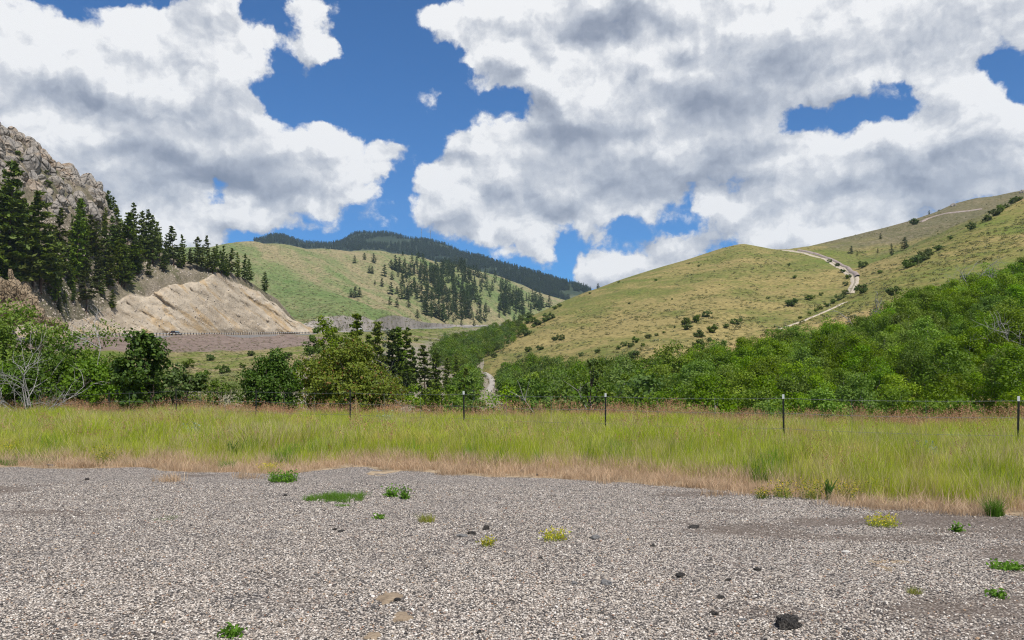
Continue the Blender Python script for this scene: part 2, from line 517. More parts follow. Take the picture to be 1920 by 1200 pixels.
def field_soil(nt, pos, col):
    s = N(nt, 'ShaderNodeSeparateXYZ', {0: pos})
    dirt = RAMP(nt, NOISE(nt, pos, 9.0, 5.0, .7), [(.3, (.20, .15, .095)), (.5, (.33, .25, .165)), (.7, (.42, .34, .24))])
    return MIX(nt, SMOOTH(nt, s.outputs[1], 24.0, 34.0), dirt, col)


M['valley'] = hill_grass('valley_turf', (.075, .105, .028), (.13, .14, .045), (.22, .18, .085), .03, .15, 1.2, cover=field_soil)
M['spur'] = hill_grass('spur_grass', (.125, .170, .032), (.215, .195, .060), (.36, .265, .112), .012, .07, .5, (.8, .3, 2.6), (.10, .115, .045), .55)
M['summit'] = hill_grass('summit_grass', (.115, .155, .032), (.160, .162, .048), (.27, .215, .085), .009, .055, .4, (.8, .4, 3.0), (.080, .085, .04), .65, cover=ridge_cover)
M['green'] = hill_grass('green_hill_grass', (.105, .165, .048), (.165, .190, .075), (.265, .220, .120), .0065, .035, .16, (1, .55, 2.2), (.075, .115, .035), .55, ((.87, .49, 0), (.10, -.17, 0), (0, 0, .1)))
M['cutrock'] = None

# far forested ridge
m, nt = new_mat('far_ridge_ground')
pos = N(nt, 'ShaderNodeNewGeometry').outputs['Position']
finish(nt, RAMP(nt, NOISE(nt, pos, .006, 5.0, .6), [(.40, (.022, .036, .018)), (.60, (.040, .055, .026)), (.70, (.16, .16, .085))]), .95, NOISE(nt, pos, .03, 4.0, .6), .6, 12.0)
M['far'] = m
loft('far_ridge', [
    [(-600, 640, 1900), (300, 640, 1900), (800, 640, 1900), (1300, 640, 1900), (2400, 640, 1900)],
    [(-600, 560, 2500), (475, 520, 2500), (700, 520, 2500), (900, 550, 2400), (1100, 585, 2300), (1400, 600, 2300), (2400, 600, 2300)],
    [(-600, 500, 3300), (200, 470, 3200), (440, 462, 3200), (475, 453, 3250), (497, 445, 3280), (520, 440, 3300), (545, 446, 3300), (570, 455, 3300), (620, 460, 3350), (640, 456, 3380), (660, 441, 3400), (680, 436, 3400), (700, 438, 3400), (722, 436, 3400), (745, 443, 3370), (760, 447, 3350),
     (800, 452, 3300), (840, 462, 3200), (860, 474, 3050), (900, 480, 2950), (950, 496, 2850), (1000, 511, 2800), (1060, 528, 2750), (1120, 546, 2700), (1200, 566, 2700), (1400, 600, 2700), (2400, 620, 2700)]],
    -600, 2400, 420, 90, M['far'], 14, 260, (400, 120), .8)


# green hill with the road cuts along its foot
def road_scar(nt, col, zone, lo, hi, rock, edge=.12, wl=.05):
    pos = N(nt, 'ShaderNodeNewGeometry').outputs['Position']
    n = MATH(nt, 'MULTIPLY_ADD', NOISE(nt, pos, wl, 5.0, .65), edge * 4, -edge * 2)
    z = MATH(nt, 'ADD', zone, n)
    return MIX(nt, SMOOTH(nt, z, hi - .04, hi + .04), rock, col)


def scar_mat(base, name, rock_stops, scale, hi, edge, streak, wl):
    m = base.copy(); m.name = name
    nt = m.node_tree
    bsdf = next(n for n in nt.nodes if n.type == 'BSDF_PRINCIPLED')
    col = bsdf.inputs['Base Color'].links[0].from_socket
    zone = N(nt, 'ShaderNodeAttribute', attribute_name='zone').outputs['Fac']
    pos = N(nt, 'ShaderNodeNewGeometry').outputs['Position']
    if streak == 'strata':
        s_ = N(nt, 'ShaderNodeCombineXYZ', {0: VM(nt, 'DOT_PRODUCT', pos, (.7, .15, .75), out=1), 1: VM(nt, 'DOT_PRODUCT', pos, (.16, .05, -.13), out=1), 2: 0.0}).outputs[0]
    else:
        s_ = VM(nt, 'MULTIPLY', pos, streak)
    rk = RAMP(nt, NOISE(nt, s_, scale, 8.0, .68, .3), rock_stops)
    spk = SMOOTH(nt, NOISE(nt, pos, .9, 4.0, .7), .56, .70, 1.0, .62)
    rk = MIX(nt, 1.0, rk, N(nt, 'ShaderNodeCombineColor', {0: spk, 1: spk, 2: spk}).outputs[0], 'MULTIPLY')
    nt.links.new(road_scar(nt, col, zone, 0, hi, rk, edge, wl), bsdf.inputs['Base Color'])
    return m


ROAD = [(-700, 760, 80), (-400, 668, 112), (-200, 645, 150), (0, 637, 196), (150, 634, 243), (250, 632, 272), (347, 630.5, 300), (450, 629.5, 342), (575, 627.5, 402), (640, 623, 470), (700, 620, 560),
        (780, 616, 690), (860, 613, 860), (930, 611, 1000), (1000, 607, 1120), (1100, 600, 1250)]
GREY_CUT = [(.30, (.20, .17, .15)), (.5, (.31, .275, .245)), (.7, (.38, .33, .28))]
M['green_cut'] = scar_mat(M['green'], 'green_hill_with_cuts', GREY_CUT, .05, 1.0, .10, (1, 1, .3), .012)


def gully(X, Y, Z, tt, us):
    w = np.clip((tt - 1.0) / .6, 0, 1) * np.clip((3.2 - tt) / .6, 0, 1)
    ph = (.87 * X + .49 * Y) / 26.0 + 1.1 * fbm(X / 220, Y / 220, octs=2, seed=3)
    g = 1 - np.abs(np.sin(ph)) ** .7
    return [X, Y, Z - 6.5 * w * g + 2.0 * w * fbm(X / 25, Y / 25, octs=3, seed=8)]


loft('green_hill', [
    [(-300, 640, 300), (200, 634, 380), (500, 629, 408), (575, 627.5, 414), (640, 623, 482), (700, 620, 572), (780, 616, 702), (860, 613, 872), (930, 611, 1012), (1000, 607, 1132), (1100, 600, 1262), (1400, 600, 1400)],
    [(-300, 630, 330), (200, 620, 420), (500, 615, 440), (560, 611, 445), (590, 600, 462), (615, 592, 480), (640, 590, 506), (690, 592, 582), (700, 606, 580), (712, 592, 596), (735, 591, 630), (765, 595, 688), (790, 605, 718), (820, 606, 790), (862, 609, 884), (930, 609, 1020), (1000, 605, 1140), (1100, 598, 1270), (1400, 598, 1420)],
    [(-300, 560, 650), (200, 545, 720), (450, 540, 760), (600, 532, 800), (700, 542, 880), (850, 562, 1030), (950, 575, 1130), (1050, 585, 1230), (1400, 590, 1500)],
    [(-300, 520, 1000), (100, 480, 1000), (300, 468, 1050), (400, 459, 1120), (430, 456, 1150), (475, 451, 1180), (520, 456, 1200), (560, 463, 1240), (640, 468, 1280), (710, 469, 1330), (780, 480, 1420), (860, 497, 1500), (950, 522, 1600), (1020, 552, 1700), (1100, 572, 1750), (1400, 600, 1800)]],
    -300, 1400, 320, 150, M['green_cut'], 0, 60, (260, 90), 1.2, fn=gully)

# summit hill and the upper right ridge
def sum_fn(X, Y, Z, tt, us):
    return [X, Y, Z + (1.6 * fbm(X / 26, Y / 26, octs=4, seed=21) + 3.2 * fbm(X / 75, Y / 75, octs=2, seed=22)) * np.clip(tt, 0, 1) * np.clip((3.0 - tt) / .5, .25, 1)]


loft('grassy_hill', [
    [(700, 760, 300), (850, 720, 330), (920, 735, 250), (1100, 760, 200), (1220, 740, 180), (1300, 712, 205), (1380, 680, 235), (1480, 645, 268), (1600, 590, 330), (1690, 535, 355), (1760, 500, 370), (1840, 455, 395), (1920, 410, 425), (2500, 180, 480)],
    [(700, 700, 400), (850, 668, 420), (920, 668, 360), (1000, 672, 310), (1100, 685, 255), (1200, 672, 240), (1300, 650, 255), (1400, 617, 300), (1480, 590, 325), (1560, 565, 352), (1600, 540, 372), (1690, 493, 400), (1760, 459, 415), (1840, 413, 440), (1920, 376, 465), (2500, 130, 520)],
    [(700, 690, 470), (860, 645, 480), (950, 628, 440), (1050, 610, 410), (1150, 590, 395), (1250, 565, 400), (1400, 525, 430), (1500, 508, 460), (1560, 505, 470), (1610, 497, 485), (1700, 462, 510), (1800, 415, 540), (1920, 372, 570), (2500, 100, 640)],
    [(700, 680, 560), (850, 642, 540), (900, 626, 540), (950, 607, 550), (1000, 590, 560), (1060, 563, 570), (1120, 541, 580), (1180, 520, 590), (1240, 500, 600), (1300, 482, 608), (1350, 465, 612), (1385, 456.5, 615), (1395, 456, 615), (1420, 461, 612), (1450, 467, 606), (1475, 467.5, 600), (1520, 461, 610),
     (1600, 442, 640), (1700, 416, 670), (1750, 399, 690), (1790, 381, 705), (1830, 371, 720), (1870, 367, 735), (1920, 357, 750), (2100, 310, 800), (2500, 200, 860)]],
    700, 2500, 420, 170, M['summit'], 0, 30, (80, 30), 1.0, fn=sum_fn)

# near spur on the right, with the aspen thicket on its foot
loft('grassy_spur', [
    [(700, 1010, 46), (1000, 960, 50), (1400, 940, 52), (1920, 930, 52), (2700, 930, 52)],
    [(700, 800, 110), (1000, 790, 110), (1220, 785, 92), (1300, 778, 86), (1600, 762, 76), (1920, 745, 70), (2700, 690, 64)],
    [(700, 790, 160), (1000, 760, 165), (1220, 727, 145), (1400, 694, 134), (1600, 658, 126), (1920, 592, 120), (2700, 440, 110)],
    [(700, 790, 180), (1000, 750, 180), (1220, 704, 172), (1300, 684, 185), (1480, 622, 215), (1600, 578, 240), (1760, 522, 245), (1920, 482, 240), (2700, 270, 230)],
    [(700, 790, 190), (1000, 745, 190), (1150, 722, 182), (1220, 699, 182), (1300, 673, 202), (1380, 641, 232), (1480, 606, 264), (1560, 572, 300), (1600, 552, 325), (1640, 524, 335), (1690, 494, 350), (1760, 461, 366), (1840, 412, 390), (1920, 372, 415), (2700, 60, 460)]],
    700, 2700, 330, 170, M['spur'], 1.0, 24, (22, 12), 1.0)

# slope below the highway on the left
M['roadside'] = hill_grass('roadside_turf', (.095, .150, .024), (.150, .165, .045), (.27, .215, .115), .03, .14, .8, (1, .6, 1), (.30, .27, .20), .25)
FILL = [(.3, (.145, .105, .088)), (.5, (.205, .155, .13)), (.7, (.26, .20, .17))]


def fill_mat():
    m = M['roadside'].copy(); m.name = 'roadside_slope_with_fill'
    nt = m.node_tree
    bsdf = next(n for n in nt.nodes if n.type == 'BSDF_PRINCIPLED')
    col = bsdf.inputs['Base Color'].links[0].from_socket
    zone = N(nt, 'ShaderNodeAttribute', attribute_name='zone').outputs['Fac']
    pos = N(nt, 'ShaderNodeNewGeometry').outputs['Position']
    rk = RAMP(nt, NOISE(nt, VM(nt, 'MULTIPLY', pos, (1, 1, 6)), .25, 6.0, .65), FILL)
    n = MATH(nt, 'MULTIPLY_ADD', NOISE(nt, pos, .10, 5.0, .65), .5, -.25)
    z = MATH(nt, 'ADD', zone, n)
    s = N(nt, 'ShaderNodeSeparateXYZ', {0: pos})
    # the embankment: within 35 m of the carriageway, up to where the road reaches natural ground
    perp = MATH(nt, 'MULTIPLY_ADD', n, 22.0, VM(nt, 'DOT_PRODUCT', pos, (.98, -.20, 0), out=1))
    along = MATH(nt, 'MULTIPLY_ADD', n, 60.0, VM(nt, 'DOT_PRODUCT', pos, (.20, .98, 0), out=1))
    f = MATH(nt, 'MULTIPLY', SMOOTH(nt, perp, -150.0, -143.0, 1.0, 0.0), SMOOTH(nt, along, 345.0, 375.0, 1.0, 0.0))
    # bare gravelly ground on the right-hand shoulder
    bare = SMOOTH(nt, MATH(nt, 'MULTIPLY_ADD', NOISE(nt, pos, .04, 4.0, .6), 60.0, s.outputs[0]), -22.0, -2.0)
    col = MIX(nt, bare, col, RAMP(nt, NOISE(nt, pos, .6, 6.0, .7), [(.3, (.19, .165, .125)), (.55, (.28, .245, .19)), (.7, (.16, .16, .075))]))
    nt.links.new(MIX(nt, f, col, rk), bsdf.inputs['Base Color'])
    return m


M['roadside_fill'] = fill_mat()
loft('roadside_slope', [
    [(-700, 1000, 40), (0, 1000, 42), (300, 990, 44), (600, 960, 50), (800, 900, 60), (900, 830, 90), (960, 770, 160), (1000, 740, 260), (1100, 700, 420)],
    [(-700, 850, 60), (0, 770, 75), (300, 760, 85), (600, 758, 105), (750, 752, 130), (830, 742, 165), (880, 735, 205), (910, 724, 255), (940, 700, 350), (1000, 660, 560), (1100, 640, 800)],
    [(-700, 790, 72), (0, 690, 140), (200, 672, 185), (310, 664, 232), (400, 662, 250), (480, 655, 285), (560, 645, 330), (640, 648, 310), (700, 655, 280), (760, 662, 270), (820, 668, 290), (870, 668, 330), (910, 655, 420), (960, 635, 640), (1100, 620, 900)],
    [(a, b + 1.0, c) for (a, b, c) in ROAD]],
    -700, 1100, 330, 160, M['roadside_fill'], 1.9, 20, None, 1.2, rough=.58)

# rocky hillside with the big road cut
CUT = [(.24, (.25, .19, .135)), (.38, (.36, .29, .21)), (.50, (.49, .415, .32)), (.59, (.42, .30, .17)), (.66, (.47, .395, .30)), (.8, (.29, .235, .18))]
M['scree'] = hill_grass('scree_and_grass', (.085, .095, .042), (.17, .145, .10), (.255, .215, .165), .03, .12, .9, (1, 1, .5), (.30, .26, .21), .6)
M['rocky'] = scar_mat(M['scree'], 'rocky_hillside_ground', CUT, .16, 1.0, .10, 'strata', .10)
M['cliff'] = rock_mat('cliff_limestone', (.36, .26, .175), (.345, .305, .26), (.245, .225, .205), .09)


def rocky_fn(X, Y, Z, tt, us):
    px = np.repeat(us[None, :], tt.shape[0], 0)
    cut = np.clip((1.0 - tt) / .1, 0, 1) * np.clip(tt / .1, 0, 1)
    rib = np.abs(vnoise((X * .7 + Z * .75) / 3.2, Y / 40, seed=4)) + .5 * np.abs(vnoise((X * .7 + Z * .75) / 1.2, Y / 15, seed=6))
    Y = Y - cut * (4.6 * rib + 4.5 * fbm(X / 13, Y / 13, Z / 9, 5, .62, 44)); Z = Z + cut * 1.6 * fbm(X / 5, Y / 5, Z / 5, 4, .6, 45)
    rim = np.exp(-((tt - 1.0) / .16) ** 2) * np.clip((px - 150) / 60, 0, 1)
    Z = Z + rim * (2.6 * vnoise(X / 9.0, Y / 30, seed=47) + 1.4 * vnoise(X / 3.2, Y / 12, seed=48))
    up = np.clip((tt - 1.7) / .7, 0, 1) * np.clip((235 - px) / 60, 0, 1) * np.clip((3.6 - tt) / .4, 0, 1)
    rg = fbm(X / 9, Y / 9, Z / 16, 5, .6, 31)
    col = np.abs(vnoise(X / 6.5, Y / 30, Z / 40, 33))
    Z = Z + up * 3.5 * rg
    Y = Y - up * (4.5 * col + 3 * rg)
    Z = Z + .7 * fbm(X / 7, Y / 7, octs=4, seed=36) * np.clip(tt - 1, 0, 1)
    return [X, Y, Z]


loft('rocky_hillside', [
    [(-700, 770, 88), (-400, 668, 121), (-200, 645, 158), (0, 637, 205), (150, 633, 252), (250, 631, 282), (347, 629.5, 310), (450, 628.5, 352), (575, 627, 410), (600, 626, 432), (660, 624, 480)],
    [(-700, 740, 92), (-400, 640, 126), (-200, 620, 163), (0, 604, 212), (100, 604, 238), (180, 598, 264), (240, 561, 290), (330, 526, 318), (400, 516, 342), (450, 529, 366), (520, 566, 398), (560, 608, 412), (600, 628, 436), (660, 626, 486)],
    [(-700, 500, 120), (-400, 430, 150), (-200, 440, 185), (0, 478, 228), (100, 490, 250), (180, 494, 280), (240, 494, 305), (330, 494, 330), (400, 500, 352), (450, 517, 372), (520, 562, 402), (560, 607, 415), (600, 629, 440), (660, 628, 490)],
    [(-700, 60, 170), (-400, 90, 210), (-200, 160, 245), (0, 240, 275), (50, 268, 281), (100, 308, 288), (140, 332, 295), (185, 345, 304), (200, 385, 308), (240, 440, 322), (300, 474, 340), (350, 488, 352), (400, 502, 366), (450, 522, 380), (520, 564, 406), (560, 608, 420), (600, 632, 446), (660, 632, 500)]],
    -700, 660, 460, 220, M['rocky'], 0, 30, (45, 14), .8, fn=rocky_fn)

build_base(M['valley'])

# ------------------------------------------------------------------ ray casting on the terrain
_V, _F, _n, _names = [], [], 0, []
for k_, (v_, f_) in TERRAIN.items():
    _V.append(v_); _F.append(f_ + _n); _n += len(v_); _names += [k_] * len(f_)
_V = np.concatenate(_V); _F = np.concatenate(_F)
BVH = BVHTree.FromPolygons([tuple(v) for v in _V.tolist()], [tuple(f) for f in _F.tolist()])
EYEV = Vector((0, 0, EYE))


def hit(px, py):
    """first terrain point seen in the direction of photo pixel (px, py): (point, layer) or (None, None)"""
    d = Vector(((px - CX) / F, 1.0, (HY - py) / F)).normalized()
    p, n, i, dist = BVH.ray_cast(EYEV, d, 20000)
    return (p, _names[i]) if p is not None else (None, None)


def ground(x, y):
    """topmost terrain under (x, y)"""
    p, n, i, dist = BVH.ray_cast(Vector((x, y, 3000)), Vector((0, 0, -1)), 6000)
    return (p, _names[i]) if p is not None else (Vector((x, y, 0)), None)


def in_poly(x, y, poly):
    c = False; q = poly[-1]
    for p in poly:
        if (p[1] > y) != (q[1] > y) and x < (q[0] - p[0]) * (y - p[1]) / (q[1] - p[1]) + p[0]:
            c = not c
        q = p
    return c
# ------------------------------------------------------------------ plants: mesh generators
def leaf_mat(name, c_lo, c_hi, trans=.35, dry=None, dry_amt=.0, tree_var=.25):
    m, nt = new_mat(name)
    isl = N(nt, 'ShaderNodeNewGeometry').outputs['Random Per Island']
    obr = N(nt, 'ShaderNodeObjectInfo').outputs['Random']
    col = MIX(nt, isl, c_lo, c_hi)
    if dry:
        col = MIX(nt, SMOOTH(nt, N(nt, 'ShaderNodeTexWhiteNoise', {'W': isl}, noise_dimensions='1D').outputs[0], 1 - dry_amt, 1 - dry_amt + .05), col, dry)
    hs = N(nt, 'ShaderNodeHueSaturation', {'Hue': MATH(nt, 'MULTIPLY_ADD', obr, .032, .474), 'Saturation': MATH(nt, 'MULTIPLY_ADD', MATH(nt, 'FRACT', MATH(nt, 'MULTIPLY', obr, 7.3)), .25, .87),
                                           'Value': MATH(nt, 'MULTIPLY_ADD', MATH(nt, 'FRACT', MATH(nt, 'MULTIPLY', obr, 13.7)), 2 * tree_var, 1 - tree_var), 'Color': col}).outputs[0]
    b = N(nt, 'ShaderNodeBsdfPrincipled', {'Base Color': hs, 'Roughness': .55, 'Specular IOR Level': .25})
    t = N(nt, 'ShaderNodeBsdfTranslucent', {'Color': MIX(nt, 1.0, hs, (1.0, 1.05, .5), 'MULTIPLY')})
    s = N(nt, 'ShaderNodeMixShader', {0: trans, 1: b.outputs[0], 2: t.outputs[0]})
    N(nt, 'ShaderNodeOutputMaterial', {'Surface': s.outputs[0]})
    return m


def bark_mat(name, c0, c1, scale=6.0):
    m, nt = new_mat(name)
    co = N(nt, 'ShaderNodeTexCoord').outputs['Object']
    n = NOISE(nt, VM(nt, 'MULTIPLY', co, (1, 1, .25)), scale, 5.0, .65)
    finish(nt, MIX(nt, SMOOTH(nt, n, .35, .65), c0, c1), .9, n, .6, .03, .1)
    return m


M['aspen'] = leaf_mat('aspen_leaf', (.090, .180, .006), (.200, .325, .014), .40, tree_var=.38)
M['valley_leaf'] = leaf_mat('valley_leaf', (.068, .135, .010), (.145, .235, .020), .33, tree_var=.25)
M['boxelder'] = leaf_mat('boxelder_leaf', (.090, .175, .012), (.195, .310, .028), .42, tree_var=.05)
M['dark_leaf'] = leaf_mat('dark_leaf', (.036, .082, .010), (.100, .165, .026), .28, tree_var=.05)
M['olive_leaf'] = leaf_mat('olive_leaf', (.105, .155, .010), (.215, .265, .020), .36, (.26, .12, .03), .10, tree_var=.05)
M['lime_leaf'] = leaf_mat('lime_leaf', (.085, .16, .018), (.165, .27, .030), .4, tree_var=.10)
M['shrub_leaf'] = leaf_mat('shrub_leaf', (.065, .115, .014), (.130, .190, .028), .3, tree_var=.25)
M['sage_leaf'] = leaf_mat('sage_leaf', (.085, .105, .075), (.13, .15, .10), .2, tree_var=.15)
M['pine'] = leaf_mat('pine_needles', (.060, .105, .012), (.150, .205, .030), .22, tree_var=.40)
M['pine_far'] = leaf_mat('distant_pine_needles', (.038, .072, .018), (.088, .128, .034), .15, tree_var=.25)
M['bark'] = bark_mat('brown_bark', (.06, .045, .035), (.13, .10, .08))
M['pine_bark'] = bark_mat('pine_bark', (.05, .035, .028), (.12, .08, .06), 2.0)
M['grey_bark'] = bark_mat('grey_bark', (.22, .21, .18), (.40, .385, .35), 5.0)
M['dead'] = bark_mat('bleached_wood', (.20, .185, .17), (.38, .36, .34), 9.0)


def tube(path, radii, sides=5):
    path = np.asarray(path, float); n = len(path)
    V = []
    for i in range(n):
        t = path[min(i + 1, n - 1)] - path[max(i - 1, 0)]
        t = t / (np.linalg.norm(t) + 1e-9)
        a = np.cross(t, (0.31, .95, .1)); a /= np.linalg.norm(a) + 1e-9
        b = np.cross(t, a)
        for k in range(sides):
            q = 2 * math.pi * k / sides
            V.append(path[i] + radii[i] * (math.cos(q) * a + math.sin(q) * b))
    Fc = [(i * sides + k, i * sides + (k + 1) % sides, (i + 1) * sides + (k + 1) % sides, (i + 1) * sides + k) for i in range(n - 1) for k in range(sides)]
    return np.array(V), np.array(Fc, int)


class Mesher:
    def __init__(s): s.V, s.F, s.n = [], [], 0
    def add(s, V, Fc):
        s.V.append(np.asarray(V, float)); s.F.append(np.asarray(Fc, int) + s.n); s.n += len(V)
    def mesh(s, name, mat, smooth=False): return mesh_np(name, np.concatenate(s.V), np.concatenate(s.F), mat, smooth)


def leaf_cards(C, L, Wd, rng, nrm=None, tdir=None):
    """diamond leaves: centres C, lengths L, widths Wd"""
    n = len(C)
    t = rng.normal(size=(n, 3)) if tdir is None else tdir + .35 * rng.normal(size=(n, 3))
    t /= np.linalg.norm(t, axis=1)[:, None]
    q = rng.normal(size=(n, 3)) if nrm is None else nrm + .55 * rng.normal(size=(n, 3))
    b = np.cross(t, q); b /= np.linalg.norm(b, axis=1)[:, None] + 1e-9
    L = np.asarray(L).reshape(-1, 1) * .5; Wd = np.asarray(Wd).reshape(-1, 1) * .5
    V = np.stack([C - t * L, C + b * Wd - t * L * .1, C + t * L, C - b * Wd - t * L * .1], 1).reshape(-1, 3)
    return V, np.arange(4 * n).reshape(n, 4)


def broad(name, h, w, seed, leaf_m, bark_m, nclump=40, nleaf=60, leaf=.22, low=.12, round_=1.0, trunk_r=.07, stems=1, limb=.6, cl=.22, top_bias=0.0):
    """broadleaf tree or bush: returns (trunk mesh, crown mesh); base at the origin"""
    rng = np.random.default_rng(seed)
    u = rng.normal(size=(nclump, 3)); u /= np.linalg.norm(u, axis=1)[:, None]
    r = rng.uniform(.35, 1.0, nclump) ** .6
    c = u * r[:, None]
    c[:, 2] = np.sign(c[:, 2]) * np.abs(c[:, 2]) ** round_
    lump = 1 + .22 * vnoise(u[:, 0] * 1.8 + seed, u[:, 1] * 1.8, u[:, 2] * 1.8, seed)
    z0 = low * h
    C = np.stack([c[:, 0] * w / 2 * lump, c[:, 1] * w / 2 * lump, z0 + (h - z0) * (.5 + .5 * c[:, 2]) * (.86 + .14 * lump)], 1)
    if top_bias:
        k = 1 - top_bias * np.clip((C[:, 2] - z0) / (h - z0), 0, 1)
        C[:, 0] *= k; C[:, 1] *= k
    size = cl * min(w, h) * rng.uniform(.65, 1.25, nclump)
    LC, NR = [], []
    mid = np.array([0, 0, z0 + (h - z0) * .45])
    for i in range(nclump):
        k = int(nleaf * rng.uniform(.7, 1.3))
        g = rng.normal(size=(k, 3)); g /= np.linalg.norm(g, axis=1)[:, None]
        rr = rng.uniform(.2, 1.0, k) ** .5
        p = C[i] + g * rr[:, None] * size[i] * np.array([1, 1, .72])
        out = g + .8 * (C[i] - mid) / (np.linalg.norm(C[i] - mid) + 1e-6) + np.array([0, 0, .5])
        LC.append(p); NR.append(out)
    LC = np.concatenate(LC); NR = np.concatenate(NR)
    keep = LC[:, 2] > .03 * h
    LC, NR = LC[keep], NR[keep]
    L = leaf * rng.uniform(.6, 1.35, len(LC))
    cm = Mesher(); cm.add(*leaf_cards(LC, L, L * .72, rng, NR))
    tm = Mesher()
    heads = []
    for s in range(stems):
        a = 2 * math.pi * s / max(stems, 1) + rng.uniform(-.4, .4)
        sp = 0 if stems == 1 else w * .16
        top = np.array([sp * 1.6 * math.cos(a), sp * 1.6 * math.sin(a), h * .82])
        base = np.array([sp * .35 * math.cos(a), sp * .35 * math.sin(a), -.25])
        pts = [base + (top - base) * f + np.array([rng.normal() * .03 * w, rng.normal() * .03 * w, 0]) * (f > 0) for f in np.linspace(0, 1, 6)]
        tm.add(*tube(pts, [trunk_r * (1 - .85 * f) for f in np.linspace(0, 1, 6)], 6))
        heads.append(np.array(pts))
    for i in range(int(nclump * limb)):
        st = heads[i % len(heads)]
        zc = np.clip(C[i, 2] - .25 * np.linalg.norm(C[i, :2]) - .1 * h, 0.05 * h, .78 * h)
        f = np.clip((zc - st[0, 2]) / (st[-1, 2] - st[0, 2]), 0, 1) * 5
        j = min(int(f), 4); b = st[j] + (st[j + 1] - st[j]) * (f - j)
        m_ = (b + C[i]) / 2 + np.array([0, 0, -.04 * h])
        tm.add(*tube([b, m_, C[i]], [trunk_r * .42, trunk_r * .26, trunk_r * .08], 4))
    return tm.mesh(name + '_trunk', bark_m, True), cm.mesh(name + '_crown', leaf_m)


def pine(name, h, w, seed, levels=16, per=6, clumps=3, blades=7, leaf_m=None, bare=.16, irregular=.35, umbrella=0.0, gap=.0, card=.055):
    rng = np.random.default_rng(seed)
    C, T, L = [], [], []
    tm = Mesher()
    lean = rng.normal(size=2) * .015 * h
    zs = np.linspace(0, 1, 7)
    pts = [(lean[0] * z * z, lean[1] * z * z, -.4 + (h + .2) * z) for z in zs]
    tm.add(*tube(pts, [h * .0155 * (1 - .92 * z) + .01 for z in zs], 6))
    for li in range(levels):
        f = li / (levels - 1)
        z = h * (bare + (1 - bare) * f ** .92)
        prof = (1 - f) ** .72 * (.55 + .45 * min(1, f / .22))
        if umbrella: prof = prof * (1 - umbrella) + umbrella * (.35 + .65 * math.sin(math.pi * min(1, .15 + f * .85)))
        rad = w / 2 * prof * rng.uniform(1 - irregular, 1 + irregular * .6) + .02 * h
        k = max(3, int(per * (1 - .45 * f)))
        a0 = rng.uniform(0, 6.28)
        for b in range(k):
            if rng.uniform() < gap: continue
            a = a0 + 2 * math.pi * b / k + rng.normal() * .25
            rl = rad * rng.uniform(.45, 1.3)
            droop = -.18 * rl * (1 - f) + .22 * rl * f + rng.normal() * .05 * rl
            d = np.array([math.cos(a), math.sin(a), droop / max(rl, .01)])
            zj = min(z + rng.uniform(-.7, .7) * h * (1 - bare) / levels, h * .98)
            o = np.array([lean[0] * f * f, lean[1] * f * f, zj])
            if li % 2 == 0 and b % 2 == 0 and blades > 3:
                tm.add(*tube([o, o + d * rl * .85], [h * .003, h * .0012], 3))
            for c in range(clumps):
                q = .30 + .70 * (c + rng.uniform(.2, .9)) / clumps
                cc = o + d * rl * q + np.array([0, 0, .10 * rl * q * q])
                n = blades
                dirs = rng.normal(size=(n, 3)) * np.array([1, 1, .45]) + d * .9 + np.array([0, 0, .22])
                sz = (h * card) * rng.uniform(.7, 1.35) * (1 - .35 * f)
                C.append(cc + rng.normal(size=(n, 3)) * np.array([.42, .42, .24]) * sz); T.append(dirs); L.append(np.full(n, sz * 1.55) * rng.uniform(.7, 1.3, n))
    topn = 6
    C.append(np.array([lean[0], lean[1], h * .985]) + rng.normal(size=(topn, 3)) * .008 * h); T.append(np.tile([0, 0, 1.0], (topn, 1))); L.append(np.full(topn, h * .05))
    C, T, L = np.concatenate(C), np.concatenate(T), np.concatenate(L)
    cm = Mesher(); cm.add(*leaf_cards(C, L, L * .50, rng, np.tile([0, 0, 1.0], (len(C), 1)), T))
    return tm.mesh(name + '_trunk', M['pine_bark'], True), cm.mesh(name + '_crown', leaf_m or M['pine'])


def plant(name, variant, loc, scale, rz, label, cat, group=None, sx=1.0):
    root = bpy.data.objects.new(name, None)
    COL.objects.link(root)
    root.empty_display_size = .3
    root.location = loc; root.rotation_euler = (0, 0, rz); root.scale = (scale * sx, scale * sx, scale)
    for nm, me in zip(('trunk', 'crown'), variant):
        if me is not None:
            c = bpy.data.objects.new(nm, me); COL.objects.link(c); c.parent = root
    return tag(root, label, cat, group)


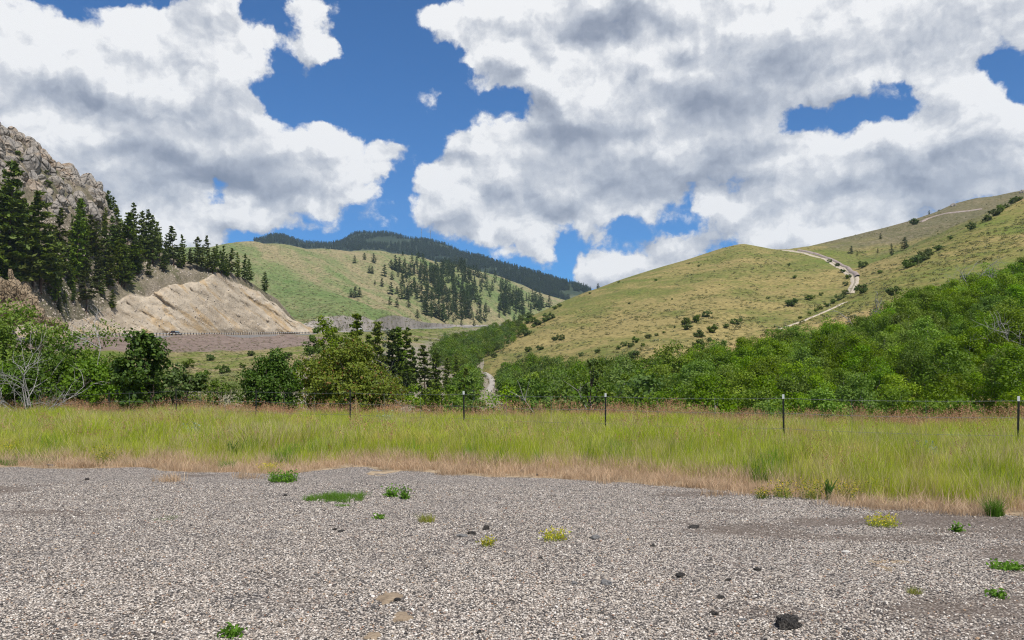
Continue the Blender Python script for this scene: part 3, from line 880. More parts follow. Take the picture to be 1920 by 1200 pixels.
def instancer(name, pts, rots, scales, idx, sources, label, cat, extra_kind='stuff'):
    """one object that scatters meshes of `sources` over its points"""
    me = bpy.data.meshes.new(name)
    me.vertices.add(len(pts)); me.vertices.foreach_set('co', np.asarray(pts, np.float32).ravel())
    for an, tp, arr in (('rot', 'FLOAT_VECTOR', rots), ('scl', 'FLOAT_VECTOR', scales)):
        a = me.attributes.new(an, tp, 'POINT'); a.data.foreach_set('vector', np.asarray(arr, np.float32).ravel())
    a = me.attributes.new('idx', 'INT', 'POINT'); a.data.foreach_set('value', np.asarray(idx, np.int32))
    o = add(name, me)
    src = bpy.data.collections.new(name + '_pieces')
    for i, s in enumerate(sources):
        src.objects.link(bpy.data.objects.new('%s_piece_%02d' % (name, i), s))
    g = bpy.data.node_groups.new(name + '_scatter', 'GeometryNodeTree')
    g.interface.new_socket('Geometry', in_out='INPUT', socket_type='NodeSocketGeometry')
    g.interface.new_socket('Geometry', in_out='OUTPUT', socket_type='NodeSocketGeometry')
    gi = g.nodes.new('NodeGroupInput'); go = g.nodes.new('NodeGroupOutput')
    ci = g.nodes.new('GeometryNodeCollectionInfo'); ci.inputs['Collection'].default_value = src
    ci.inputs['Separate Children'].default_value = True; ci.inputs['Reset Children'].default_value = True
    ip = g.nodes.new('GeometryNodeInstanceOnPoints'); ip.inputs['Pick Instance'].default_value = True

    def attr(nm, tp):
        n = g.nodes.new('GeometryNodeInputNamedAttribute'); n.data_type = tp; n.inputs[0].default_value = nm
        return n.outputs[0]
    e2r = g.nodes.new('FunctionNodeEulerToRotation')
    L = g.links.new
    L(gi.outputs[0], ip.inputs['Points']); L(ci.outputs[0], ip.inputs['Instance'])
    L(attr('idx', 'INT'), ip.inputs['Instance Index'])
    L(attr('rot', 'FLOAT_VECTOR'), e2r.inputs[0]); L(e2r.outputs[0], ip.inputs['Rotation'])
    L(attr('scl', 'FLOAT_VECTOR'), ip.inputs['Scale'])
    L(ip.outputs[0], go.inputs[0])
    md = o.modifiers.new('scatter', 'NODES'); md.node_group = g
    return tag(o, label, cat, None, extra_kind)


# ------------------------------------------------------------------ pines
PINES = [pine('pine_%d' % i, 1.0 * 18, 6.4 + (i % 3), 100 + i, levels=21 + i % 3, per=7, clumps=4, blades=9, gap=.26, card=.036, bare=(.10, .20, .14, .30, .08, .22)[i], irregular=(.3, .45, .35, .5, .25, .4)[i]) for i in range(6)]
PINE_UMB = pine('pine_umbrella', 18, 9.0, 140, levels=13, per=7, clumps=4, blades=9, gap=.2, card=.038, bare=.38, irregular=.35, umbrella=.8)
PINES_FAR = [pine('far_pine_%d' % i, 14.0, 5.6 + i % 2, 200 + i, levels=12, per=7, clumps=2, blades=5, leaf_m=M['pine_far'], bare=.08, irregular=.3) for i in range(5)]

HILL_PINES = [(12, 545, 283), (34, 560, 335), (76, 548, 345), (62, 538, 385), (-30, 550, 300), (-70, 560, 320), (142, 528, 358), (118, 522, 445), (155, 530, 432),
              (197, 447, 384), (180, 482, 410), (236, 522, 398), (247, 512, 452), (214, 482, 405), (222, 462, 385), (205, 412, 358), (216, 430, 370), (231, 424, 360), (250, 452, 380), (263, 472, 395),
              (279, 474, 393), (300, 492, 416), (312, 496, 440), (326, 499, 424), (345, 501, 440), (369, 506, 444), (389, 510, 442), (407, 513, 458), (420, 516, 461), (433, 520, 465), (446, 523, 473),
              (458, 528, 475), (467, 531, 486), (356, 506, 466), (336, 502, 458), (377, 509, 460), (398, 513, 464), (290, 486, 432), (271, 480, 428), (182, 545, 465), (203, 540, 462), (226, 500, 442),
              (165, 512, 455), (307, 510, 470), (260, 492, 440), (240, 455, 398), (425, 519, 476), (415, 517, 470),
              (210, 580, 543), (279, 520, 486), (121, 570, 541), (137, 573, 532), (112, 585, 558), (91, 553, 535), (190, 555, 500)]
_r = random.Random(21)
while len(HILL_PINES) < 96:
    a_, b_ = _r.uniform(-20, 300), _r.uniform(415, 570)
    if b_ < 415 + .28 * a_ or (a_ > 185 and b_ > 640 - .38 * a_) or (150 < a_ < 178 and b_ > 520): continue
    HILL_PINES.append((a_, b_, b_ - _r.uniform(55, 105) * (1.15 if a_ < 120 else 1.0)))
for i, (px, py, top) in enumerate(HILL_PINES):
    p, nm = hit(px, py)
    if p is None: continue
    h = (py - top) / F * p.y * (.92 if px < 200 else 1.0)
    rng_ = random.Random(i)
    small = h < 9
    where = ('in the dark group at the left edge below the cliff' if px < 108 else 'standing before the cliff face' if px < 200 else 'where the cliff drops to the wooded ridge' if px < 290 else 'on the wooded ridge above the road cut' if px < 385 else 'at the low end of the wooded ridge')
    lb = ('small young pine on the scree left of the road cut' if px < 240 else 'small upright pine alone on the scree above the road cut') if small else 'tall dark pine ' + where
    plant('pine_tree', PINES[i % 6], p, h / 18.0, rng_.uniform(0, 6.28), lb, 'pine tree', 'young pines on the scree' if small else 'pines ' + where, sx=rng_.uniform(.7, 1.15) * (1.25 if small else 1.0)).rotation_euler = (rng_.gauss(0, .03), rng_.gauss(0, .03), rng_.uniform(0, 6.28))
p, nm = hit(162, 586)
plant('pine_tree', PINE_UMB, p, (586 - 508) / F * p.y / 18, 1.0, 'flat-topped pine with a bare lower trunk just above the tan road cut', 'pine tree', sx=1.2)
p, nm = hit(497, 548)
plant('pine_tree', PINES[0], p, (549 - 512) / F * p.y / 18, 2.0, 'lone dark pine at the end of the road cut, against the green hill', 'pine tree', sx=1.35)

# scattered and massed pines on the green hill
GREEN_PINES = [(665, 493, 479), (683, 487, 474), (701, 493, 475), (693, 512, 498), (698, 513, 499), (721, 518, 496), (733, 504, 487), (743, 509, 486), (735, 525, 509), (716, 537, 521), (733, 552, 529),
               (744, 551, 537), (753, 561, 535), (764, 561, 537), (731, 571, 555), (744, 576, 559), (766, 577, 561), (783, 597, 580), (658, 558, 541), (666, 558, 536), (674, 557, 539), (818, 591, 577),
               (838, 601, 590), (850, 604, 592), (865, 610, 599), (755, 479, 470), (785, 484, 472), (793, 486, 475), (703, 533, 525), (889, 612, 600), (836, 492, 484), (757, 512, 492), (770, 516, 496)]
LAB = ['dark pine standing alone on the open grass of the green hill', 'dark pine in the dense stand on the green hill']
for i, (px, py, top) in enumerate(GREEN_PINES):
    p, nm = hit(px, py)
    if p is None or nm != 'green_hill': continue
    plant('pine_tree', PINES_FAR[i % 5], p, (py - top) / F * p.y / 14.0, i * 1.3, *((lambda w: ('dark pine ' + w, 'pine tree', 'pines ' + w))('just under the crest of the green hill' if py < 495 else 'in the clump of three alone on the open green hill' if px < 680 else 'on open grass at the left fringe of the pine stand' if py < 580 and px < 780 else 'on open grass at the foot of the pine stand')), sx=1.75)
FOREST = [(735, 490), (770, 500), (800, 504), (822, 512), (842, 498), (866, 502), (900, 518), (945, 536), (985, 556), (1045, 580), (1020, 600), (950, 600), (905, 606), (860, 600), (830, 606), (800, 594), (782, 566), (760, 556), (748, 524)]
rr = random.Random(5)
placed = []
tries = 0
back_pts = []
while len(placed) < 330 and tries < 14000:
    tries += 1
    px, py = rr.uniform(735, 1045), rr.uniform(488, 608)
    if not in_poly(px, py, FOREST): continue
    if fbm(np.array([px / 26 + py / 40]), np.array([py / 22 - px / 60]), octs=2, seed=77)[0] < -.34: continue
    dn_ = fbm(np.array([px / 38.0]), np.array([py / 30.0]), octs=2, seed=79)[0]
    lim = 9 if dn_ > .0 else 90 if dn_ < -.28 else 30
    if any((px - a) ** 2 + ((py - b) * 1.4) ** 2 < lim for a, b in placed): continue
    p, nm = hit(px, py)
    if p is None or nm != 'green_hill': continue
    placed.append((px, py))
    if p.y > 1330 or len(placed) - len(back_pts) > 200:
        back_pts.append(tuple(p)); continue
    plant('pine_tree', PINES_FAR[len(placed) % 5], p, rr.uniform(.55, 1.5), rr.uniform(0, 6.28), LAB[1], 'pine tree', 'pine stand on the green hill', sx=rr.uniform(.9, 1.35))

instancer('hill_forest', back_pts, [(0, 0, k * 1.7) for k in range(len(back_pts))], [(1.5 + .3 * math.sin(k * 2.1), 1.5 + .3 * math.sin(k * 2.1), 1.2 + .35 * math.sin(k * 3.3)) for k in range(len(back_pts))], [k % 5 for k in range(len(back_pts))], [v[1] for v in PINES_FAR], 'dark pine wood running down the back of the green hill', 'forest')
print('hill forest', len(placed), len(back_pts))
# forest on the far ridge: too far to tell single trees apart
pts, sc_, ix = [], [], []
for k in range(26000):
    px, py = rr.uniform(380, 1180), rr.uniform(434, 590)
    p, nm = hit(px, py)
    if nm == 'far_ridge':
        dens = math.sin(p.x / 71 + 2 * math.sin(p.y / 93)) * math.sin(p.y / 57 + 1.7 * math.sin(p.x / 121)) * .5
        if dens < -.38 or (px > 655 and px < 790 and py < 462 and dens < -.12): continue
        pts.append(tuple(p)); s = rr.uniform(.75, 1.25); sc_.append((s * 1.5, s * 1.5, s)); ix.append(rr.randrange(5))
    if nm == 'green_hill' and px > 770 and py < 500 and rr.random() < .02:
        pts.append(tuple(p)); sc_.append((1.1, 1.1, .9)); ix.append(rr.randrange(5))
for k in range(1100):   # skyline trees
    px = rr.uniform(465, 1160)
    for py in np.arange(425, 600, 1.0):
        p, nm = hit(px, py)
        if p is not None: break
    if nm == 'far_ridge':
        s = rr.uniform(.5, 1.1); pts.append((p.x, p.y, p.z - 2)); sc_.append((s * 1.3, s * 1.3, s)); ix.append(rr.randrange(5))
instancer('far_forest', pts, [(0, 0, rr.uniform(0, 6.28)) for _ in pts], sc_, ix, [v[1] for v in PINES_FAR], 'dark conifer forest covering the far ridge', 'forest')

# ------------------------------------------------------------------ shrubs on the grassy hills
SHRUBS = [broad('shrub_%d' % i, 1.0 * 2.0, 3.0, 300 + i, M['shrub_leaf'], M['bark'], nclump=20, nleaf=60, leaf=.30, low=.02, trunk_r=.05, stems=3, limb=.5, cl=.26) for i in range(4)]
HILL_SHRUBS = [(1040, 580, 8), (1049, 575, 7), (965, 607, 9), (978, 602, 13), (990, 597, 13), (988, 607, 13), (999, 604, 12), (1008, 610, 13), (1000, 614, 8), (1021, 604, 10), (1031, 599, 14), (985, 621, 11),
               (985, 630, 16), (1040, 639, 9), (1052, 638, 13), (990, 660, 12), (1012, 657, 11), (926, 671, 12), (1171, 649, 10), (1182, 651, 10), (1192, 643, 14), (1215, 635, 10), (1231, 630, 6), (1160, 682, 11),
               (1177, 689, 20), (1187, 673, 18), (1152, 699, 24), (1286, 608, 15), (1289, 618, 13), (1306, 604, 16), (1324, 594, 13), (1310, 633, 17), (1337, 624, 18), (1362, 615, 10), (1379, 608, 13),
               (1311, 656, 24), (1485, 574, 17), (1518, 563, 12), (1539, 554, 7), (1616, 550, 20), (1674, 554, 20), (1650, 513, 8), (1617, 502, 14), (1706, 501, 18), (1718, 496, 22), (1702, 503, 12), (1730, 489, 20),
               (1742, 480, 16), (1759, 470, 13), (1782, 449, 8), (1822, 430, 15), (1852, 414, 13), (1865, 405, 16), (1875, 398, 16), (1885, 391, 10), (1900, 382, 13), (1908, 378, 13), (1714, 421, 13), (1576, 562, 12),
               (1562, 569, 10), (1550, 575, 9), (1538, 581, 8), (1586, 536, 9), (1590, 522, 9), (1580, 511, 8), (1570, 500, 8), (1556, 492, 7), (1530, 584, 7), (1518, 590, 7), (1500, 598, 6), (1585, 552, 10), (1205, 650, 8),
               (1160, 655, 8), (1120, 662, 9), (1090, 668, 9), (1330, 640, 8), (1245, 625, 5), (1265, 615, 5), (1905, 560, 16), (1885, 565, 12), (1480, 498, 6), (1490, 522, 7), (1440, 560, 5), (1260, 562, 4), (1180, 570, 4),
               (1106, 551, 4), (1160, 530, 4), (1230, 527, 5), (1310, 500, 4), (956, 612, 12), (968, 616, 12), (975, 609, 10), (950, 622, 12)]
for i, (px, py, wd) in enumerate(HILL_SHRUBS):
    p, nm = hit(px, py)
    if p is None: continue
    w_ = wd / F * p.y
    big = wd >= 20
    where = ('in the rows on the left flank of the grassy hill' if px < 1065 and py < 635 else 'low on the grassy hill above the creek woods' if px < 1125 else 'on the slope between the creek woods and the thicket' if px < 1260 and py > 620 else
             'scattered high on the rounded grassy hill' if py < 572 and px < 1500 else 'dotting the dry slope above the thicket' if px < 1420 else 'beside the dirt road' if px < 1612 else 'on the spur near the bend of the dirt road' if px < 1690 and py > 495 else
             'in the gully climbing the right ridge' if py < 505 else 'above the top of the thicket')
    lb = ('large' if wd >= 20 else 'medium' if wd >= 12 else 'small') + ' dark green shrub ' + where
    plant('shrub', SHRUBS[i % 4], p, 1.3 * w_ / 3.0, i * 1.7, lb, 'shrub', lb.replace('shrub', 'shrubs', 1), sx=1.0 + .15 * math.sin(i * 2.1))
for i, (px, py, hp, lb) in enumerate([(1596, 475, 14, 'bushy pine beside the top of the dirt road'), (1696, 467, 22, 'broad dark pine on the slope under the ridge line'), (1672, 479, 22, 'narrow dark pine standing left of the broad pine on the ridge slope'),
                                      (1651, 448, 11, 'small pine high on the bare ridge slope'), (1646, 474, 9, 'small pine midway along the ridge slope'), (1607, 479, 8, 'tiny pine beside the bushy pine at the dirt road'),
                                      (1742, 402, 8, 'tiny pine on the skyline of the right ridge'), (1121, 541, 10, 'dark pine on the skyline where the far ridge meets the grassy hill')]):
    p, nm = hit(px, py)
    if p is None: continue
    plant('pine_tree', PINES_FAR[i % 5], p, hp / F * p.y / 14, i, lb, 'pine tree', sx=(1.9, 2.0, 1.2, 1.5, 1.3, 1.2, 1.4, 2.0)[i])

for i, (px, py, wd) in enumerate([(352, 690, 26), (395, 676, 18), (420, 700, 24), (470, 668, 16), (455, 690, 14), (540, 672, 18), (560, 690, 22), (520, 700, 16), (380, 712, 28), (600, 700, 20), (585, 664, 12), (745, 690, 16), (780, 640, 10), (835, 640, 10), (870, 650, 12)]):
    p, nm = hit(px, py)
    if p is None or nm != 'roadside_slope': continue
    plant('shrub', SHRUBS[i % 4], p, wd / F * p.y / 3.0, i * 2.3, 'low green shrub on the grassy bank below the highway' if px < 610 else 'low green shrub on the stony shoulder below the far road cuts', 'shrub', 'shrubs on the bank below the highway' if px < 610 else 'shrubs on the stony shoulder')
# shrubs on the cliff
for i, (px, py, wd) in enumerate([(33, 290, 12), (38, 302, 10), (86, 325, 10), (84, 342, 14), (90, 348, 16), (103, 325, 8), (158, 330, 10), (172, 335, 9), (115, 338, 9), (64, 312, 8), (60, 265, 6), (85, 390, 14), (178, 400, 12), (15, 235, 6)]):
    p, nm = hit(px, py)
    if p is None: continue
    plant('shrub', SHRUBS[i % 4], p, wd / F * p.y / 3.0, i, 'small dark shrub clinging to the pale cliff', 'shrub', 'shrubs on the cliff')

# ------------------------------------------------------------------ aspen thicket and creek woods
ASPENS = [broad('aspen_%d' % i, 6.0, 3.6 + .3 * (i % 3), 400 + i, M['aspen'], M['grey_bark'], nclump=38, nleaf=130, leaf=.165, low=.16, trunk_r=.075, limb=.3, cl=.20, top_bias=.35) for i in range(6)]
WOODS = [broad('valley_tree_%d' % i, 6.0, 5.0, 450 + i, M['valley_leaf'], M['grey_bark'], nclump=30, nleaf=44, leaf=.36, low=.06, trunk_r=.08, limb=.3, cl=.22, top_bias=.2) for i in range(4)]
cand = []
THICKET = [(1215, 800), (1225, 738), (1300, 722), (1400, 695), (1500, 676), (1600, 668), (1660, 645), (1720, 615), (1800, 590), (1920, 556), (2120, 500), (2120, 1000), (1215, 1000)]
rr = random.Random(9)
sp_ = 3.0
for gx_ in np.arange(8, 130, sp_):
    for gy_ in np.arange(50, 190, sp_):
        x, y = gx_ + rr.uniform(-1.2, 1.2), gy_ + rr.uniform(-1.2, 1.2)
        px = CX + F * x / y
        if px < 1200 or px > 2010: continue
        p, nm = ground(x, y)
        q = project(p)
        if in_poly(q[0], q[1], THICKET):
            dark = px > 1660 and y > 105
            cand.append((y, p, 'thicket', dark))
VALLEY = [(845, 800), (850, 742), (880, 722), (945, 700), (1000, 690), (1090, 697), (1150, 712), (1215, 722), (1240, 745), (1240, 1000), (845, 1000)]
sp_ = 4.2
for gx_ in np.arange(-40, 40, sp_):
    for gy_ in np.arange(62, 330, sp_):
        x, y = gx_ + rr.uniform(-1.8, 1.8), gy_ + rr.uniform(-1.8, 1.8)
        p, nm = ground(x, y)
        q = project(p)
        if in_poly(q[0], q[1], VALLEY):
            tq = project((p.x, p.y, p.z + 6.5))
            hw_ = 2.0 / y * F
            if q[0] + hw_ > 906 and q[0] - hw_ < 928 and tq[1] < 736 and y < 300: continue
            cand.append((y, p, 'valley', False))
CREEK = [(808, 668), (830, 650), (870, 634), (915, 622), (955, 612), (985, 616), (978, 634), (945, 656), (905, 675), (880, 700), (850, 704), (820, 690)]
for k in range(1500):
    px, py = rr.uniform(805, 990), rr.uniform(610, 705)
    if not in_poly(px, py, CREEK): continue
    p, nm = hit(px, py)
    if p is None or any((p.x - c[1].x) ** 2 + (p.y - c[1].y) ** 2 < 14 for c in cand[-260:]): continue
    cand.append((p.y, p, 'creek', False))
cand.sort(key=lambda c: c[0])
TREE_LABEL = {'thicket': ('leafy young aspen in the dense thicket below the grassy slope', 'aspens of the thicket'),
              'dark': ('darker tall aspen in the upper corner of the thicket', 'dark aspens at the top of the thicket'),
              'valley': ('dusky green tree in the creek woods on the valley floor', 'trees of the creek woods')}
mp, mr, ms, mi = [], [], [], []
n_ind = 0
for i, (y, p, kind, dark) in enumerate(cand):
    s = rr.uniform(.6, 1.15) * (1.2 if dark else 1.0)
    if kind == 'creek': s *= rr.uniform(.8, 1.1)
    seen = project((p.x, p.y, p.z + 6 * s))[1] < 765
    v = i % 6 if kind == 'thicket' else 6 + i % 4
    if seen and n_ind < 296 and kind != 'creek':
        n_ind += 1
        lb, gr = TREE_LABEL['dark' if dark else kind]
        if kind == 'thicket' and not dark:
            pxx = CX + F * p.x / p.y
            w_ = ('in the front row of the thicket behind the fence' if y < 74 else 'in the middle of the thicket' if y < 100 else 'along the upper edge of the thicket') + (', near end' if pxx < 1400 else ', right-hand part' if pxx > 1660 else ', central part')
            lb, gr = 'leafy young aspen ' + w_, 'aspens ' + w_
        if kind == 'valley':
            pxx = CX + F * p.x / p.y
            w_ = 'beside the footpath' if pxx < 960 else 'below the left flank of the grassy hill' if pxx < 1090 else 'around the dead-topped tree'
            lb, gr = 'dusky green creek tree ' + w_, 'creek trees ' + w_
        plant('aspen_tree' if kind == 'thicket' else 'creek_tree', (ASPENS + WOODS)[v], p, s, rr.uniform(0, 6.28), lb, 'tree', gr, sx=rr.uniform(.85, 1.2))
    else:
        mp.append(tuple(p)); mr.append((0, 0, rr.uniform(0, 6.28))); ms.append((s, s, s)); mi.append(v)
print('woods', len(cand), 'individual', n_ind)
joined = []
for t_, c_ in ASPENS + WOODS:   # trunk and crown in one source mesh
    bm = bmesh.new(); bm.from_mesh(c_); nf = len(bm.faces); bm.from_mesh(t_)
    me = bpy.data.meshes.new('wood_tree'); bm.faces.ensure_lookup_table()
    for f in bm.faces[nf:]: f.material_index = 1
    bm.to_mesh(me); bm.free(); me.materials.append(c_.materials[0]); me.materials.append(t_.materials[0]); joined.append(me)
instancer('creek_woods', mp, mr, ms, mi, joined, 'mass of green trees filling the creek valley and the back of the thicket', 'woods')

# ------------------------------------------------------------------ single trees and bushes between the field and the valley
def at(px, D):
    return ground((px - CX) / F * D, D)[0]


def near(name, px, D, top, wpx, leaf_m, label, cat, seed, nclump=60, nleaf=120, leaf=.13, low=.05, stems=3, bark='bark', tb=0.0, cl=.17, trunk_r=.06, limb=.5):
    p = at(px, D)
    h = EYE + (HY - top) / F * D - p.z
    w_ = wpx / F * D
    v = broad(name, h, w_, seed, M[leaf_m], M[bark], nclump=nclump, nleaf=nleaf, leaf=leaf, low=low, stems=stems, cl=cl, top_bias=tb, trunk_r=trunk_r, limb=limb)
    return plant(name, v, p, 1.0, seed * .7, label, cat)


near('boxelder_tree', 35, 38, 556, 190, 'boxelder', 'tall bright green leafy tree at the left edge behind the dead bush', 'tree', 501, 90, 150, .15, .10, cl=.15)
near('boxelder_tree', 118, 41, 590, 130, 'boxelder', 'lower bright green tree just right of the tall one, behind the dead bush', 'tree', 502, 50, 130, .15, .05, cl=.18)
near('boxelder_tree', -70, 40, 575, 190, 'boxelder', 'bright green tree cut by the left edge of the picture', 'tree', 510, 60, 130, .15, .05, cl=.18)
near('leafy_bush', 200, 46, 615, 150, 'valley_leaf', 'soft mid green bush between the bright trees and the dark glossy tree', 'bush', 503, 56, 130, .15, .02, cl=.17)
near('leafy_bush', 150, 36, 668, 150, 'valley_leaf', 'low dense green bush beside the dead bush', 'bush', 511, 44, 130, .13, .02, cl=.19)
near('leafy_bush', 88, 35.5, 662, 150, 'dark_leaf', 'dark dense bush behind the dead bush at the foot of the tall bright tree', 'bush', 531, 50, 140, .12, .02, cl=.18, limb=.2)
near('leafy_bush', 12, 35, 684, 150, 'valley_leaf', 'green bush at the left edge below the tall bright tree', 'bush', 532, 44, 140, .12, .02, cl=.19, limb=.2)
near('leafy_bush', 218, 37, 684, 120, 'valley_leaf', 'mid green bush pressed against the left side of the dark glossy tree', 'bush', 533, 44, 140, .12, .02, cl=.19, limb=.2)
near('leafy_bush', 304, 39, 702, 90, 'dark_leaf', 'low dark bush filling the gap behind the dark glossy tree', 'bush', 534, 34, 130, .12, .02, cl=.2, limb=.2)
near('leafy_bush', 160, 44, 640, 120, 'boxelder', 'bright green bush rising behind the low dense bushes', 'bush', 535, 44, 130, .14, .02, cl=.18, limb=.2)
near('leafy_bush', 376, 42, 708, 80, 'valley_leaf', 'green bush at the field edge right of the small dark bush', 'bush', 536, 20, 110, .12, .02, cl=.22)
near('leafy_bush', 562, 42, 690, 84, 'valley_leaf', 'low green bush between the rounded dark bush and the big rusty shrub', 'bush', 537, 26, 110, .13, .02, cl=.2)
near('leafy_bush', 770, 46, 714, 96, 'aspen', 'low bright bush in the dip right of the big rusty shrub', 'bush', 538, 26, 100, .14, .02, cl=.2)
near('lime_bush', 866, 56, 712, 60, 'lime_leaf', 'lime bush leaning against the foot of the young aspen', 'bush', 539, 26, 90, .15, .02, cl=.2)
near('leafy_bush', 700, 44, 700, 90, 'valley_leaf', 'green bush filling the space behind the right side of the big rusty shrub', 'bush', 542, 34, 110, .13, .02, cl=.2)
near('leafy_bush', 922, 58, 737, 64, 'aspen', 'low bright bush hiding the near end of the footpath', 'bush', 544, 24, 100, .15, .02, cl=.22)
near('leafy_bush', 1010, 56, 728, 110, 'valley_leaf', 'low green bush in front of the creek woods left of the dead-topped tree', 'bush', 543, 30, 110, .14, .02, cl=.2)
near('glossy_tree', 268, 34, 614, 122, 'dark_leaf', 'dark glossy-leaved tree with a pointed top in front of the road embankment', 'tree', 504, 60, 95, .17, .05, stems=2, tb=.45, cl=.15)
near('leafy_bush', 341, 34, 684, 74, 'dark_leaf', 'small dark bush right beside the dark glossy tree', 'bush', 505, 26, 90, .15, .03, cl=.2)
near('leafy_bush', 508, 36, 660, 104, 'dark_leaf', 'rounded dark green bush left of the big rusty shrub', 'bush', 506, 100, 180, .11, .03, cl=.17, limb=.2)
near('lime_bush', 440, 52, 688, 100, 'lime_leaf', 'low lime green bush in the dip left of the rounded dark bush', 'bush', 507, 30, 110, .15, .02, cl=.2)
near('leafy_bush', 412, 40, 704, 84, 'valley_leaf', 'low green bush at the field edge in front of the lime bush', 'bush', 512, 26, 100, .13, .02, cl=.2)
near('olive_shrub', 652, 38, 642, 180, 'olive_leaf', 'big olive green shrub with rusty new growth behind the field', 'shrub', 508, 170, 230, .12, .02, stems=5, cl=.135, limb=.2)
near('leafy_bush', 735, 41, 690, 60, 'olive_leaf', 'narrow olive bush at the right flank of the big rusty shrub', 'bush', 513, 24, 100, .12, .03)
near('young_aspen', 886, 52, 676, 66, 'lime_leaf', 'bright lime green young aspen beside the pale footpath', 'tree', 509, 50, 80, .15, .05, stems=1, bark='grey_bark', tb=.55, cl=.16)
near('young_aspen', 845, 47, 716, 64, 'lime_leaf', 'short lime green sapling left of the young aspen', 'tree', 514, 30, 80, .14, .05, stems=2, bark='grey_bark', tb=.4, cl=.2)
near('leafy_bush', 805, 45, 708, 90, 'valley_leaf', 'low green bush below the paired pines', 'bush', 515, 30, 90, .14, .02, cl=.2)
near('leafy_bush', 940, 60, 726, 90, 'aspen', 'low green bush in front of the creek woods', 'bush', 516, 26, 80, .17, .02, cl=.2)
near('snag_tree', 1110, 42, 672, 66, 'dark_leaf', 'sparse dark tree with a dead grey spike for a top', 'tree', 517, 34, 60, .17, .10, stems=1, tb=.5, cl=.14, trunk_r=.10, limb=.8)
near('lime_bush', 1172, 44, 706, 70, 'lime_leaf', 'bright green bush with catching light right of the dead-topped tree', 'bush', 518, 30, 90, .16, .02, cl=.18)
near('aspen_tree', 1256, 98, 640, 92, 'aspen', 'tall aspen standing out at the near end of the thicket', 'tree', 519, 50, 70, .28, .08, bark='grey_bark', cl=.17)
near('grey_poplar', 612, 120, 583, 62, 'valley_leaf', 'tall grey green poplar below the highway', 'tree', 520, 44, 80, .32, .04, stems=2, tb=.35, cl=.16)
near('grey_poplar', 638, 124, 600, 52, 'valley_leaf', 'shorter grey green poplar between the tall poplar and the pines', 'tree', 521, 36, 70, .32, .04, stems=2, tb=.35, cl=.17)
near('grey_poplar', 588, 116, 612, 40, 'valley_leaf', 'slim poplar on the near end of the poplar clump below the highway', 'tree', 522, 28, 60, .32, .04, stems=1, tb=.3, cl=.2)
near('grey_poplar', 724, 150, 610, 34, 'sage_leaf', 'pale grey green poplar among the roadside pines', 'tree', 523, 26, 50, .36, .04, tb=.3, cl=.18)
SLOPE_PINES = [(667, 130, 590, 5.5, 'dark bushy pine beside the grey poplars below the highway'), (662, 118, 622, 5.0, 'dark pine in front of the bushy pine by the poplars'), (706, 140, 604, 4.6, 'narrow pine in the middle of the roadside clump'),
               (736, 150, 617, 5.0, 'dark pine in the tight group right of the roadside clump'), (747, 152, 613, 4.5, 'tallest pine of the tight group on the bare slope'), (762, 156, 614, 4.5, 'slim pine at the right end of the tight group on the bare slope'),
               (797, 130, 648, 5.0, 'taller of the paired pines on the bare scree slope'), (817, 134, 657, 4.0, 'shorter of the paired pines on the bare scree slope'), (764, 140, 676, 3.6, 'small pine low on the bare scree slope'),
               (838, 175, 670, 3.0, 'little round pine on the shoulder above the footpath'), (855, 190, 668, 2.6, 'tiny pine on the shoulder above the footpath, farthest right'), (776, 160, 650, 2.2, 'tiny pine above the small pine on the scree'),
               (870, 120, 690, 4.0, 'dark pine hiding the start of the footpath'), (690, 145, 628, 4.4, 'low pine hidden behind the big rusty shrub')]
for i, (px, D, top, w_, lb) in enumerate(SLOPE_PINES):
    p = at(px, D)
    h = EYE + (HY - top) / F * D - p.z
    v = pine('slope_pine_%d' % i, h, w_ * .95, 560 + i, levels=19, per=7, clumps=4, blades=9, bare=.06, irregular=.4, gap=.2, card=.042)
    plant('pine_tree', v, p, 1.0, i, lb, 'pine tree')


# bare grey bushes and the dead top of the snag tree
def twigs(name, p, h, w_, seed, label, n=26, r=.022, cat='dead bush'):
    rng = np.random.default_rng(seed)
    mm = Mesher()
    def grow(b, d, L, r, lv):
        pts = [b]; q = d.copy()
        for s in range(4):
            q = q + rng.normal(size=3) * .20; q /= np.linalg.norm(q)
            pts.append(pts[-1] + q * L / 4)
        mm.add(*tube(pts, np.linspace(r, r * .35, 5), 4))
        if lv > 0:
            for k in range(5):
                j = rng.integers(1, 5)
                e = q + rng.normal(size=3) * .65; e /= np.linalg.norm(e)
                grow(pts[j], e, L * rng.uniform(.35, .6), r * .5, lv - 1)
    for i in range(n):
        a = rng.uniform(0, 6.28); tilt = rng.uniform(.1, 1.1)
        d = np.array([math.cos(a) * math.sin(tilt) * w_ / h, math.sin(a) * math.sin(tilt) * w_ / h, math.cos(tilt)]); d /= np.linalg.norm(d)
        grow(np.array([math.cos(a) * .15, math.sin(a) * .15, -.1]), d, h * rng.uniform(.55, 1.0), r * rng.uniform(.7, 1.4), 2)
    o = add(name, mm.mesh(name, M['dead'], True), None, p)
    return tag(o, label, cat)


